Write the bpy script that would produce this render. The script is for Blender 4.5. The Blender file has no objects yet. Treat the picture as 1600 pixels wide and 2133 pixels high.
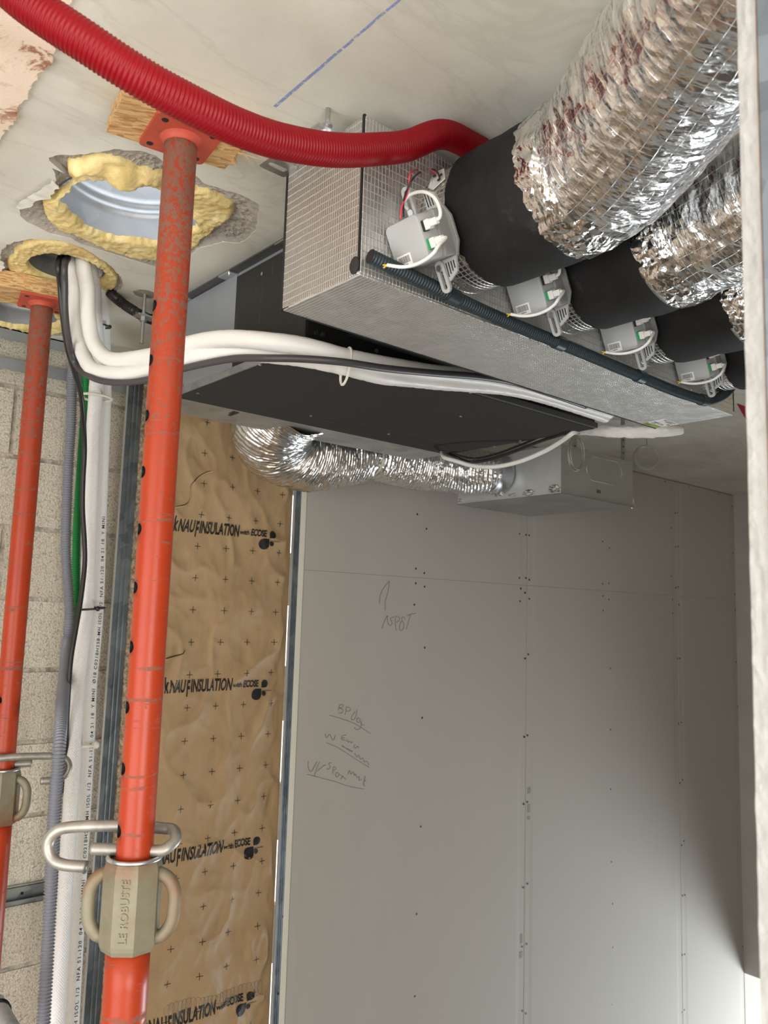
import bpy, bmesh, math, random
from mathutils import Vector, Matrix, noise
from math import pi, sin, cos, radians, sqrt, atan2, hypot

random.seed(7)
scene = bpy.context.scene
COL = scene.collection
EYE = 2.4            # camera height above the floor; everything below is written relative to the lens

# ------------------------------------------------------------------ camera
FOC = 1700.0
def cam_axes(yaw, pitch, roll):
    yaw, pitch, roll = map(radians, (yaw, pitch, roll))
    f = Vector((sin(yaw)*cos(pitch), cos(yaw)*cos(pitch), sin(pitch)))
    r = Vector((cos(yaw), -sin(yaw), 0)); u = r.cross(f)
    return cos(roll)*r + sin(roll)*u, -sin(roll)*r + cos(roll)*u, f
CR, CU, CF = cam_axes(40.756, 7.014, 1.78)
cam = bpy.data.cameras.new('camera'); camo = bpy.data.objects.new('camera', cam); COL.objects.link(camo)
cam.sensor_fit = 'VERTICAL'; cam.sensor_height = 36.0; cam.lens = FOC/2133*36.0
cam.clip_start = 0.02; cam.clip_end = 200
camo.matrix_world = Matrix(((CR.x, CU.x, -CF.x, 0), (CR.y, CU.y, -CF.y, 0), (CR.z, CU.z, -CF.z, EYE), (0, 0, 0, 1)))
cam.dof.use_dof = True; cam.dof.focus_distance = 1.45; cam.dof.aperture_fstop = 10.0
scene.camera = camo

# ------------------------------------------------------------------ world, lamps, exposure
scene.view_settings.view_transform = 'Standard'
scene.view_settings.look = 'None'
scene.view_settings.gamma = 1.0
scene.view_settings.use_curve_mapping = False
scene.view_settings.exposure = 0.33
wd = bpy.data.worlds.new('sky'); scene.world = wd; wd.use_nodes = True
wd.node_tree.nodes['Background'].inputs[0].default_value = (0.93, 0.965, 1.0, 1)
wd.node_tree.nodes['Background'].inputs[1].default_value = 2.2
def area(name, loc, target, sx, sy, power, color=(1, 1, 1)):
    l = bpy.data.lights.new(name, 'AREA'); l.shape = 'RECTANGLE'; l.size = sx; l.size_y = sy
    l.energy = power; l.color = color
    o = bpy.data.objects.new(name, l); COL.objects.link(o)
    o.location = Vector(loc) + Vector((0, 0, EYE))
    d = Vector(target) - Vector(loc)
    o.rotation_euler = d.to_track_quat('-Z', 'Y').to_euler()
    return o
# daylight at the big window in the outer wall (camera's left), at the window behind, and at the low stairwell window
area('daylight_left', (-1.95, -0.2, -0.75), (1.0, 0.25, -0.55), 2.6, 2.4, 44, (1.0, 0.975, 0.935))
area('daylight_behind', (0.2, -2.45, -0.75), (0.5, 0.7, 0.0), 2.2, 1.8, 86, (1.0, 0.985, 0.955))
area('daylight_stairwell', (5.75, 1.0, -3.1), (4.3, 1.8, -1.6), 1.2, 0.9, 98, (0.86, 0.94, 1.0))

# ------------------------------------------------------------------ pixel -> point on a real plane
def ray(x, y): return CR*((x-800)/FOC) - CU*((y-1066.5)/FOC) + CF
def at_y(x, y, Y): d = ray(x, y); return d*(Y/d.y)
def at_z(x, y, Z): d = ray(x, y); return d*(Z/d.z)
def at_x(x, y, X): d = ray(x, y); return d*(X/d.x)
def at_d(x, y, D): return ray(x, y)*D

# ------------------------------------------------------------------ mesh builder
class MB:
    def __init__(s): s.v = []; s.f = []; s.uv = []
    def add(s, vs, fs, uvs=None):
        b = len(s.v); s.v += [tuple(v) for v in vs]
        for i, f in enumerate(fs):
            s.f.append([b+k for k in f]); s.uv.append(uvs[i] if uvs else None)
        return s
    def box(s, a, b, m=None):
        (x0, y0, z0), (x1, y1, z1) = a, b
        vs = [Vector(p) for p in ((x0,y0,z0),(x1,y0,z0),(x1,y1,z0),(x0,y1,z0),(x0,y0,z1),(x1,y0,z1),(x1,y1,z1),(x0,y1,z1))]
        if m is not None: vs = [m @ v for v in vs]
        return s.add(vs, [(0,3,2,1),(4,5,6,7),(0,1,5,4),(1,2,6,5),(2,3,7,6),(3,0,4,7)])
    def tube(s, path, r, n=16, caps=True, rfun=None, uvscale=True, up=None, sx=1.0):
        fr = frames(path, up); rings = []; L = 0.0; vs = []; fs = []; uvs = []; ls = []
        for i, (p, a, b, t) in enumerate(fr):
            if i: L += (p - fr[i-1][0]).length
            ls.append(L)
            for k in range(n):
                th = 2*pi*k/n
                rr = rfun(L, th, p) if rfun else (r[i] if isinstance(r, (list, tuple)) else r)
                vs.append(p + a*(cos(th)*rr*sx) + b*(sin(th)*rr))
        R0 = r if not isinstance(r, (list, tuple)) else r[0]
        for i in range(len(fr)-1):
            for k in range(n):
                k2 = (k+1) % n
                fs.append((i*n+k, i*n+k2, (i+1)*n+k2, (i+1)*n+k))
                c = 2*pi*R0/n
                uvs.append(((k*c, ls[i]), ((k+1)*c, ls[i]), ((k+1)*c, ls[i+1]), (k*c, ls[i+1])))
        if caps:
            fs.append(tuple(range(n-1, -1, -1))); uvs.append(tuple((0, 0) for _ in range(n)))
            m = (len(fr)-1)*n
            fs.append(tuple(range(m, m+n))); uvs.append(tuple((0, 0) for _ in range(n)))
        return s.add(vs, fs, uvs)
    def cyl(s, p0, p1, r0, r1=None, n=16, caps=True):
        return s.tube([Vector(p0), Vector(p1)], [r0, r0 if r1 is None else r1], n, caps)
    def grid(s, nu, nv, fn, uvfn=None, flip=False):
        vs = [fn(i/nu, j/nv) for j in range(nv+1) for i in range(nu+1)]
        fs = []; uvs = []
        for j in range(nv):
            for i in range(nu):
                a = j*(nu+1)+i
                q = (a, a+1, a+nu+2, a+nu+1)
                fs.append(q[::-1] if flip else q)
                if uvfn:
                    c = [uvfn(i/nu, j/nv), uvfn((i+1)/nu, j/nv), uvfn((i+1)/nu, (j+1)/nv), uvfn(i/nu, (j+1)/nv)]
                    uvs.append(c[::-1] if flip else c)
        return s.add(vs, fs, uvs if uvfn else None)
    def prism(s, poly, off):          # planar polygon extruded by a vector
        n = len(poly); p = [Vector(q) for q in poly]; off = Vector(off)
        vs = p + [q+off for q in p]
        fs = [tuple(range(n-1, -1, -1)), tuple(range(n, 2*n))] + [(i, (i+1) % n, n+(i+1) % n, n+i) for i in range(n)]
        return s.add(vs, fs)
    def sphere(s, c, r, n=12, m=8, sc=(1, 1, 1)):
        vs = []; fs = []
        for j in range(m+1):
            for i in range(n):
                th = 2*pi*i/n; ph = pi*j/m
                vs.append(Vector(c) + Vector((r*sc[0]*sin(ph)*cos(th), r*sc[1]*sin(ph)*sin(th), r*sc[2]*cos(ph))))
        for j in range(m):
            for i in range(n):
                i2 = (i+1) % n
                fs.append((j*n+i, (j+1)*n+i, (j+1)*n+i2, j*n+i2))
        return s.add(vs, fs)
    def xform(s, m): s.v = [tuple(m @ Vector(v)) for v in s.v]; return s
    def mesh(s, name, smooth=False, bevel=0, seg=2, autos=None):
        me = bpy.data.meshes.new(name); me.from_pydata(s.v, [], s.f)
        if any(u for u in s.uv):
            ul = me.uv_layers.new(name='UVMap'); k = 0
            for f, u in zip(s.f, s.uv):
                for j in range(len(f)):
                    ul.data[k].uv = u[j] if u else (0, 0); k += 1
        bm = bmesh.new(); bm.from_mesh(me)
        if not s.uv or not any(u for u in s.uv): bmesh.ops.recalc_face_normals(bm, faces=bm.faces)
        if bevel:
            bmesh.ops.remove_doubles(bm, verts=bm.verts, dist=1e-6)
            es = [e for e in bm.edges if len(e.link_faces) == 2 and e.calc_face_angle(0) > 0.5]
            bmesh.ops.bevel(bm, geom=es, offset=bevel, segments=seg, affect='EDGES', profile=0.5)
        bm.to_mesh(me); bm.free()
        if smooth or autos:
            for p in me.polygons: p.use_smooth = True
            if autos is not None:
                try: me.set_sharp_from_angle(angle=radians(autos))
                except Exception: pass
        return me
    def build(s, name, mat, parent=None, smooth=False, bevel=0, seg=2, autos=None):
        return link(name, s.mesh(name, smooth, bevel, seg, autos), mat, parent)

def link(name, me, mat, parent=None):
    o = bpy.data.objects.new(name, me)
    if mat is not None:
        me.materials.clear(); me.materials.append(mat)
    COL.objects.link(o)
    if parent is not None: adopt(o, parent)
    return o
def adopt(o, parent):
    o.parent = parent
    m = Matrix.LocRotScale(parent.location, parent.rotation_euler, None)
    q = parent.parent
    o.matrix_parent_inverse = Matrix.Identity(4) if q is not None else m.inverted()
def tag(o, label=None, cat=None, group=None, kind=None):
    if label: o['label'] = label
    if cat: o['category'] = cat
    if group: o['group'] = group
    if kind: o['kind'] = kind
    return o
def thing(name, label, cat, loc=(0, 0, 0), group=None):
    o = bpy.data.objects.new(name, None); COL.objects.link(o); o.location = loc
    o.empty_display_size = 0.05
    return tag(o, label, cat, group)
def struct(name, me_or_mb=None, mat=None):
    if me_or_mb is None:
        o = bpy.data.objects.new(name, None); COL.objects.link(o)
    else:
        o = me_or_mb.build(name, mat)
    o['kind'] = 'structure'
    return o
def copy_thing(root, loc):
    r = root.copy(); COL.objects.link(r); r.location = loc
    for ch in [c for c in bpy.data.objects if c.parent == root]:
        c = ch.copy(); COL.objects.link(c); c.parent = r; c.matrix_parent_inverse = ch.matrix_parent_inverse.copy()
        for g in [d for d in bpy.data.objects if d.parent == ch]:
            d = g.copy(); COL.objects.link(d); d.parent = c; d.matrix_parent_inverse = g.matrix_parent_inverse.copy()
    return r
def frames(path, up=None):
    path = [Vector(p) for p in path]; n = len(path); out = []; a = None
    for i, p in enumerate(path):
        t = (path[min(i+1, n-1)] - path[max(i-1, 0)]).normalized()
        if a is None:
            ref = Vector(up) if up else (Vector((0, 0, 1)) if abs(t.z) < 0.9 else Vector((0, 1, 0)))
            a = (ref - t*ref.dot(t)).normalized()
        else:
            a = (a - t*a.dot(t)).normalized()
        out.append((p, a, t.cross(a), t))
    return out
def spline(pts, step):
    """Catmull-Rom through pts, resampled at an even step"""
    P = [Vector(p) for p in pts]
    if len(P) == 2:
        d = []
    P = [P[0]*2-P[1]] + P + [P[-1]*2-P[-2]]
    fine = []
    for i in range(1, len(P)-2):
        a, b, c, d = P[i-1], P[i], P[i+1], P[i+2]
        for k in range(24):
            t = k/24
            fine.append(0.5*((2*b)+(c-a)*t+(2*a-5*b+4*c-d)*t*t+(3*b-a-3*c+d)*t**3))
    fine.append(P[-2])
    L = [0.0]
    for i in range(1, len(fine)): L.append(L[-1]+(fine[i]-fine[i-1]).length)
    n = max(2, int(round(L[-1]/step))); out = []; j = 0
    for k in range(n+1):
        s = L[-1]*k/n
        while j < len(L)-2 and L[j+1] < s: j += 1
        w = (s-L[j])/max(1e-9, L[j+1]-L[j])
        out.append(fine[j].lerp(fine[j+1], min(1, max(0, w))))
    return out
def fbm(v, o=4, H=0.7): return noise.fractal(v, H, 2.0, o)
def text_mesh(body, size, extrude=0.0, offset=0.0, shear=0.0, align='LEFT', spacing=1.0):
    cu = bpy.data.curves.new('lettering', 'FONT'); cu.body = body; cu.size = size; cu.extrude = extrude
    cu.offset = offset; cu.shear = shear; cu.align_x = align; cu.space_character = spacing
    cu.resolution_u = 3
    o = bpy.data.objects.new('lettering', cu); COL.objects.link(o)
    dg = bpy.context.evaluated_depsgraph_get()
    me = bpy.data.meshes.new_from_object(o.evaluated_get(dg))
    bpy.data.objects.remove(o); bpy.data.curves.remove(cu)
    vs = [Vector(v.co) for v in me.vertices]; fs = [list(p.vertices) for p in me.polygons]
    bpy.data.meshes.remove(me)
    return vs, fs

# ------------------------------------------------------------------ materials
def newmat(name):
    m = bpy.data.materials.new(name); m.use_nodes = True
    nt = m.node_tree; b = nt.nodes['Principled BSDF']
    return m, nt, b
def node(nt, t, **kw):
    n = nt.nodes.new(t)
    for k, v in kw.items():
        if k.startswith('i_'):
            key = k[2:]
            n.inputs[int(key) if key.isdigit() else key].default_value = v
        else: setattr(n, k, v)
    return n
def lk(nt, a, b): nt.links.new(a, b)
def srgb(r, g, b):
    f = lambda c: (c/255/12.92) if c/255 <= 0.04045 else ((c/255+0.055)/1.055)**2.4
    return (f(r), f(g), f(b), 1)
def ramp(nt, fac, stops):
    r = nt.nodes.new('ShaderNodeValToRGB'); cr = r.color_ramp
    while len(cr.elements) < len(stops): cr.elements.new(0.5)
    for e, (p, c) in zip(cr.elements, stops):
        e.position = p; e.color = c if len(c) == 4 else (*c, 1)
    if fac is not None: lk(nt, fac, r.inputs[0])
    return r.outputs[0]
def coords(nt, kind='Object', scale=(1, 1, 1), rot=(0, 0, 0)):
    tc = nt.nodes.new('ShaderNodeTexCoord'); mp = nt.nodes.new('ShaderNodeMapping')
    mp.inputs['Scale'].default_value = scale; mp.inputs['Rotation'].default_value = rot
    lk(nt, tc.outputs[kind], mp.inputs[0]); return mp.outputs[0]
def ntex(nt, vec, scale, detail=4, rough=0.5, dist=0.0):
    n = node(nt, 'ShaderNodeTexNoise'); n.inputs['Scale'].default_value = scale
    n.inputs['Detail'].default_value = detail; n.inputs['Roughness'].default_value = rough
    n.inputs['Distortion'].default_value = dist
    lk(nt, vec, n.inputs['Vector']); return n.outputs[0]
def mixc(nt, fac, a, b, mode='MIX'):
    n = node(nt, 'ShaderNodeMix', data_type='RGBA', blend_type=mode)
    for inp, val in ((n.inputs[0], fac), (n.inputs[6], a), (n.inputs[7], b)):
        if isinstance(val, (float, int)): inp.default_value = val
        elif isinstance(val, tuple): inp.default_value = val
        else: lk(nt, val, inp)
    return n.outputs[2]
def mth(nt, op, a, b=None, c=None, clamp=False):
    n = node(nt, 'ShaderNodeMath', operation=op, use_clamp=clamp)
    for i, v in enumerate((a, b, c)):
        if v is None: continue
        if isinstance(v, (float, int)): n.inputs[i].default_value = v
        else: lk(nt, v, n.inputs[i])
    return n.outputs[0]
def bump(nt, b, height, strength=0.5, dist=0.002, prev=None):
    n = node(nt, 'ShaderNodeBump'); n.inputs['Strength'].default_value = strength
    n.inputs['Distance'].default_value = dist
    lk(nt, height, n.inputs['Height'])
    if prev is not None: lk(nt, prev, n.inputs['Normal'])
    if b is not None: lk(nt, n.outputs[0], b.inputs['Normal'])
    return n.outputs[0]
def plain(name, col, rough=0.5, metal=0.0, nscale=0, namp=0.12, bscale=0, bstr=0.3, bdist=0.001, spec=None):
    m, nt, b = newmat(name)
    b.inputs['Base Color'].default_value = col; b.inputs['Roughness'].default_value = rough
    b.inputs['Metallic'].default_value = metal
    if spec is not None: b.inputs['Specular IOR Level'].default_value = spec
    v = coords(nt) if (nscale or bscale) else None
    if nscale:
        n = ntex(nt, v, nscale, 5, 0.6)
        d = tuple(c*(1-namp*2) for c in col[:3])+(1,); l = tuple(min(1, c*(1+namp*1.5)) for c in col[:3])+(1,)
        lk(nt, ramp(nt, n, [(0.3, d), (0.7, l)]), b.inputs['Base Color'])
    if bscale: bump(nt, b, ntex(nt, v, bscale, 4, 0.6), bstr, bdist)
    return m
M = {}
def concrete(name, c1, c2, c3, bstr=0.25, spots=True, rot=0.0):
    m, nt, b = newmat(name); b.inputs['Roughness'].default_value = 0.85; b.inputs['Specular IOR Level'].default_value = 0.25
    v = coords(nt); vs = coords(nt, 'Object', (0.8, 2.6, 1.0), (0, 0, rot))
    n1 = ntex(nt, v, 2.6, 6, 0.62, 0.4); n2 = ntex(nt, vs, 1.5, 6, 0.6, 0.9); n3 = ntex(nt, v, 90, 4, 0.6)
    col = ramp(nt, n1, [(0.32, c2), (0.62, c1)])
    streak = ramp(nt, n2, [(0.30, (1, 1, 1)), (0.40, (0, 0, 0)), (0.485, (0, 0, 0)), (0.505, (0.8, 0.8, 0.8)), (0.525, (0, 0, 0))])
    col = mixc(nt, mth(nt, 'MULTIPLY', streak, 0.26), col, c3)
    col = mixc(nt, mth(nt, 'MULTIPLY', n3, 0.14), col, c3)
    if spots:
        vo = node(nt, 'ShaderNodeTexVoronoi', feature='F1'); vo.inputs['Scale'].default_value = 7.0
        lk(nt, v, vo.inputs['Vector'])
        sp = ramp(nt, vo.outputs['Distance'], [(0.03, (1, 1, 1)), (0.05, (0, 0, 0))])
        col = mixc(nt, mth(nt, 'MULTIPLY', sp, 0.5), col, tuple(x*0.35 for x in c3[:3])+(1,))
    lk(nt, col, b.inputs['Base Color'])
    h = mth(nt, 'ADD', mth(nt, 'MULTIPLY', n3, 0.35), n2)
    bump(nt, b, h, bstr, 0.004)
    return m
M['ceiling'] = concrete('ceiling_concrete', srgb(222, 220, 209), srgb(203, 199, 187), srgb(166, 160, 146), 0.2, True, 0.5)
M['slab_raw'] = concrete('broken_concrete', srgb(176, 168, 158), srgb(140, 133, 124), srgb(96, 90, 84), 0.9, False)
M['floor'] = concrete('floor_screed', srgb(112, 104, 94), srgb(98, 90, 80), srgb(80, 73, 65), 0.2)
M['render_white'] = plain('plastered_wall', srgb(176, 170, 162), 0.85, 0, 3, 0.06, 60, 0.2)
# agglomerate block
def block_mat():
    m, nt, b = newmat('concrete_block'); b.inputs['Roughness'].default_value = 0.95; b.inputs['Specular IOR Level'].default_value = 0.1
    v = coords(nt); info = node(nt, 'ShaderNodeObjectInfo')
    n1 = ntex(nt, v, 260, 3, 0.65); n0 = ntex(nt, v, 9, 4, 0.6)
    vo = node(nt, 'ShaderNodeTexVoronoi', feature='F1'); vo.inputs['Scale'].default_value = 190
    lk(nt, v, vo.inputs['Vector'])
    h = mth(nt, 'ADD', mth(nt, 'MULTIPLY', n1, 0.8), mth(nt, 'MULTIPLY', vo.outputs['Distance'], -0.45))
    c = ramp(nt, mth(nt, 'ADD', h, 0.2), [(0.08, srgb(118, 110, 98)), (0.20, srgb(190, 181, 165)), (0.38, srgb(222, 213, 197)), (0.62, srgb(240, 233, 218))])
    c = mixc(nt, mth(nt, 'MULTIPLY', n0, 0.35), c, srgb(150, 140, 124))
    c = mixc(nt, mth(nt, 'MULTIPLY', info.outputs['Random'], 0.22), c, srgb(168, 154, 134))
    lk(nt, c, b.inputs['Base Color'])
    bump(nt, b, h, 0.8, 0.004)
    return m
M['block'] = block_mat()
M['mortar'] = plain('mortar', srgb(186, 177, 163), 0.95, 0, 40, 0.25, 120, 1.0, 0.006)
M['old_plaster'] = None
def old_plaster():
    m, nt, b = newmat('old_plaster'); b.inputs['Roughness'].default_value = 0.85
    v = coords(nt); n = ntex(nt, v, 14, 6, 0.7, 0.8); n2 = ntex(nt, v, 4.2, 4, 0.5); n3 = ntex(nt, v, 70, 3)
    k = mth(nt, 'MULTIPLY', ramp(nt, n, [(0.53, (0, 0, 0)), (0.60, (1, 1, 1))]), ramp(nt, n2, [(0.42, (0, 0, 0)), (0.52, (1, 1, 1))]))
    base = mixc(nt, mth(nt, 'MULTIPLY', n3, 0.3), srgb(232, 212, 192), srgb(214, 190, 168))
    lk(nt, mixc(nt, k, base, srgb(160, 112, 84)), b.inputs['Base Color'])
    bump(nt, b, n, 0.4, 0.004)
    return m
M['old_plaster'] = old_plaster()
M['foam'] = None
def foam():
    m, nt, b = newmat('expanding_foam'); b.inputs['Roughness'].default_value = 0.5
    v = coords(nt); n = ntex(nt, v, 22, 5, 0.6); n2 = ntex(nt, v, 160, 3)
    lk(nt, ramp(nt, n, [(0.3, srgb(206, 178, 112)), (0.55, srgb(232, 210, 146)), (0.75, srgb(242, 228, 178))]), b.inputs['Base Color'])
    b.inputs['Subsurface Weight'].default_value = 0.1; b.inputs['Subsurface Radius'].default_value = (0.01, 0.008, 0.004)
    bump(nt, b, mth(nt, 'ADD', n2, mth(nt, 'MULTIPLY', n, 2.0)), 0.35, 0.004)
    return m
M['foam'] = foam()
def steel(name, c1, c2, rough=0.35, spangle=30):
    m, nt, b = newmat(name); b.inputs['Metallic'].default_value = 1.0
    v = coords(nt); vo = node(nt, 'ShaderNodeTexVoronoi', feature='F1'); vo.inputs['Scale'].default_value = spangle
    lk(nt, v, vo.inputs['Vector']); n = ntex(nt, v, 12, 5, 0.6)
    sep = node(nt, 'ShaderNodeSeparateColor'); lk(nt, vo.outputs['Color'], sep.inputs[0])
    f = mth(nt, 'ADD', mth(nt, 'MULTIPLY', sep.outputs[0], 0.35), mth(nt, 'MULTIPLY', n, 0.65))
    lk(nt, ramp(nt, f, [(0.25, c2), (0.7, c1)]), b.inputs['Base Color'])
    lk(nt, mth(nt, 'ADD', mth(nt, 'MULTIPLY', n, 0.25), rough-0.1), b.inputs['Roughness'])
    return m
M['galv'] = steel('galvanised_steel', srgb(205, 208, 210), srgb(165, 170, 174), 0.38)
M['sleeve'] = steel('sleeve_steel', srgb(212, 214, 216), srgb(192, 196, 200), 0.5, 16)
M['galv_dull'] = steel('dull_galvanised_steel', srgb(184, 184, 180), srgb(160, 160, 156), 0.55, 20)
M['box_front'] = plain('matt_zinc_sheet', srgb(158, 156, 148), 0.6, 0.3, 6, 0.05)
M['lit_zinc'] = plain('lit_zinc_sheet', srgb(205, 206, 204), 0.48, 0.6, 6, 0.06)  # lit copy of the zinc: window brightness put into the colour
M['zinc'] = steel('zinc_plated', srgb(220, 222, 224), srgb(180, 184, 188), 0.3, 60)
M['grey_casing'] = plain('grey_casing', srgb(150, 156, 162), 0.42, 0.35, 5, 0.03)
M['track'] = plain('grey_track', srgb(150, 154, 156), 0.55, 0.25, 8, 0.06)
def black_felt(name, c, streak=True):
    m, nt, b = newmat(name); b.inputs['Roughness'].default_value = 0.9; b.inputs['Specular IOR Level'].default_value = 0.2
    v = coords(nt); n = ntex(nt, v, 350, 3); n2 = ntex(nt, coords(nt, 'Object', (3, 30, 3), (0, 0, 0.2)), 3, 5, 0.7, 1.0)
    n3 = ntex(nt, v, 7, 3)
    k = mth(nt, 'MULTIPLY', ramp(nt, n2, [(0.60, (0, 0, 0)), (0.72, (1, 1, 1))]), ramp(nt, n3, [(0.5, (0, 0, 0)), (0.62, (1, 1, 1))]))
    col = mixc(nt, mth(nt, 'MULTIPLY', n, 0.5), c, tuple(x*0.5 for x in c[:3])+(1,))
    lk(nt, mixc(nt, mth(nt, 'MULTIPLY', k, 0.35), col, srgb(120, 118, 114)), b.inputs['Base Color'])
    bump(nt, b, n, 0.3, 0.001)
    return m
M['felt'] = black_felt('black_insulation', srgb(58, 56, 54))
M['black_steel'] = plain('black_steel', srgb(22, 22, 22), 0.55, 0, 20, 0.2)
M['dark_strip'] = plain('dark_grey_strip', srgb(70, 70, 70), 0.6)
def rubber():
    m, nt, b = newmat('black_rubber'); b.inputs['Roughness'].default_value = 0.72; b.inputs['Specular IOR Level'].default_value = 0.35
    v = coords(nt); n = ntex(nt, v, 9, 6, 0.7, 0.5); n2 = ntex(nt, v, 300, 2)
    lk(nt, ramp(nt, n, [(0.35, srgb(18, 17, 17)), (0.62, srgb(30, 29, 29)), (0.74, srgb(60, 59, 58))]), b.inputs['Base Color'])
    bump(nt, b, mth(nt, 'ADD', mth(nt, 'MULTIPLY', n2, 0.2), n), 0.3, 0.003)
    return m
M['rubber'] = rubber()
def foil_quilt():                       # aluminium facing with a stitched thread grid, in metres
    m, nt, b = newmat('foil_faced_insulation'); b.inputs['Metallic'].default_value = 1.0
    tc = node(nt, 'ShaderNodeTexCoord'); sp = node(nt, 'ShaderNodeSeparateXYZ')
    n0 = ntex(nt, tc.outputs['Object'], 40, 4, 0.6); n1 = ntex(nt, tc.outputs['Object'], 9, 4, 0.6)
    wob = node(nt, 'ShaderNodeVectorMath', operation='MULTIPLY_ADD')
    nv = node(nt, 'ShaderNodeTexNoise'); nv.inputs['Scale'].default_value = 30; lk(nt, tc.outputs['Object'], nv.inputs['Vector'])
    lk(nt, nv.outputs['Color'], wob.inputs[0]); wob.inputs[1].default_value = (0.003, 0.003, 0.003); lk(nt, tc.outputs['Object'], wob.inputs[2])
    lk(nt, wob.outputs[0], sp.inputs[0])
    def lines(comp, pitch, w):
        f = mth(nt, 'FRACT', mth(nt, 'DIVIDE', comp, pitch))
        d = mth(nt, 'ABSOLUTE', mth(nt, 'SUBTRACT', f, 0.5))
        return mth(nt, 'SUBTRACT', 1.0, mth(nt, 'DIVIDE', d, w), None, True)
    lx = lines(sp.outputs[0], 0.0066, 0.22); ly = lines(sp.outputs[1], 0.0052, 0.28); lz = lines(sp.outputs[2], 0.0115, 0.13)
    h = mth(nt, 'MAXIMUM', mth(nt, 'MAXIMUM', lx, mth(nt, 'MULTIPLY', ly, 0.55)), lz)
    lk(nt, mth(nt, 'MULTIPLY_ADD', h, -0.5, 0.96), b.inputs['Metallic'])
    lk(nt, mixc(nt, mth(nt, 'MULTIPLY', n1, 0.5), mixc(nt, mth(nt, 'MULTIPLY', h, 0.6), srgb(208, 207, 204), srgb(246, 245, 242)), srgb(172, 170, 166)), b.inputs['Base Color'])
    lk(nt, mth(nt, 'ADD', 0.27, mth(nt, 'MULTIPLY', n0, 0.22)), b.inputs['Roughness'])
    p = bump(nt, None, n0, 0.35, 0.004)
    bump(nt, b, h, 0.75, 0.0012, p)
    return m
M['quilt'] = foil_quilt()
def foil_uv(name, grid=True, crinkle=1.0, rough=0.16, col=(208, 206, 202), pitch=0.0165, gl=0.35, gw=0.028):
    m, nt, b = newmat(name); b.inputs['Metallic'].default_value = 1.0
    b.inputs['Roughness'].default_value = rough
    tc = node(nt, 'ShaderNodeTexCoord')
    v = coords(nt, 'UV', (1, 1, 1)); va = coords(nt, 'UV', (0.75, 1.2, 1), (0, 0, 0.35))
    def vor(sc, vec, feat='F1'):
        n = node(nt, 'ShaderNodeTexVoronoi', feature=feat); n.inputs['Scale'].default_value = sc
        nn = node(nt, 'ShaderNodeTexNoise'); nn.inputs['Scale'].default_value = sc*1.2; lk(nt, vec, nn.inputs['Vector'])
        w = node(nt, 'ShaderNodeVectorMath', operation='MULTIPLY_ADD'); lk(nt, nn.outputs['Color'], w.inputs[0])
        s = 0.5/sc; w.inputs[1].default_value = (s, s, s); lk(nt, vec, w.inputs[2])
        lk(nt, w.outputs[0], n.inputs['Vector']); return n.outputs['Distance']
    a = vor(38, va); c = vor(95, va); e = ntex(nt, va, 14, 5, 0.6)
    h = mth(nt, 'ADD', mth(nt, 'ADD', mth(nt, 'MULTIPLY', a, 1.0), mth(nt, 'MULTIPLY', c, 0.35)), e)
    p = bump(nt, None, h, 0.7*crinkle, 0.006)
    if grid:
        sp = node(nt, 'ShaderNodeSeparateXYZ'); lk(nt, v, sp.inputs[0])
        def lines(comp, pitch, w):
            f = mth(nt, 'FRACT', mth(nt, 'DIVIDE', comp, pitch))
            d = mth(nt, 'ABSOLUTE', mth(nt, 'SUBTRACT', f, 0.5))
            return mth(nt, 'SUBTRACT', 1.0, mth(nt, 'DIVIDE', d, w), None, True)
        l = mth(nt, 'MAXIMUM', lines(sp.outputs[0], pitch, gw), lines(sp.outputs[1], pitch, gw))
        p = bump(nt, None, l, gl, 0.0008, p)
        lk(nt, mixc(nt, mth(nt, 'MULTIPLY', l, 0.15), srgb(*col), srgb(238, 236, 232)), b.inputs['Base Color'])
        lk(nt, mth(nt, 'ADD', rough, mth(nt, 'MULTIPLY', l, 0.3)), b.inputs['Roughness'])
    else:
        b.inputs['Base Color'].default_value = srgb(*col)
    lk(nt, p, b.inputs['Normal'])
    return m
M['foil_duct'] = foil_uv('foil_duct_skin', True, 1.0, 0.22, (238, 239, 240))
M['foil_tape'] = foil_uv('crumpled_foil_tape', False, 0.9, 0.17, (228, 228, 227))
M['foil_flex'] = foil_uv('bare_foil_flex', False, 0.8, 0.27, (232, 232, 230))
M['foil_flex_grid'] = foil_uv('spigot_foil', True, 0.2, 0.24, (216, 213, 208), 0.0082, 1.0, 0.16)
def kraft():
    m, nt, b = newmat('kraft_paper'); b.inputs['Roughness'].default_value = 0.6; b.inputs['Specular IOR Level'].default_value = 0.35
    v = coords(nt); n = ntex(nt, coords(nt, 'Object', (1, 1, 0.5)), 13, 5, 0.6, 0.6); n2 = ntex(nt, v, 400, 2)
    lk(nt, mixc(nt, n, srgb(184, 156, 118), srgb(160, 132, 96)), b.inputs['Base Color'])
    bump(nt, b, mth(nt, 'ADD', n, mth(nt, 'MULTIPLY', n2, 0.02)), 0.35, 0.012)
    return m
M['kraft'] = kraft()
M['ink'] = plain('black_ink', srgb(22, 20, 18), 0.6)
M['wool'] = plain('mineral_wool', srgb(204, 184, 156), 0.95, 0, 90, 0.35, 240, 1.0, 0.01)
M['pencil'] = plain('pencil_line', srgb(116, 112, 106), 0.7)
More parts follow.
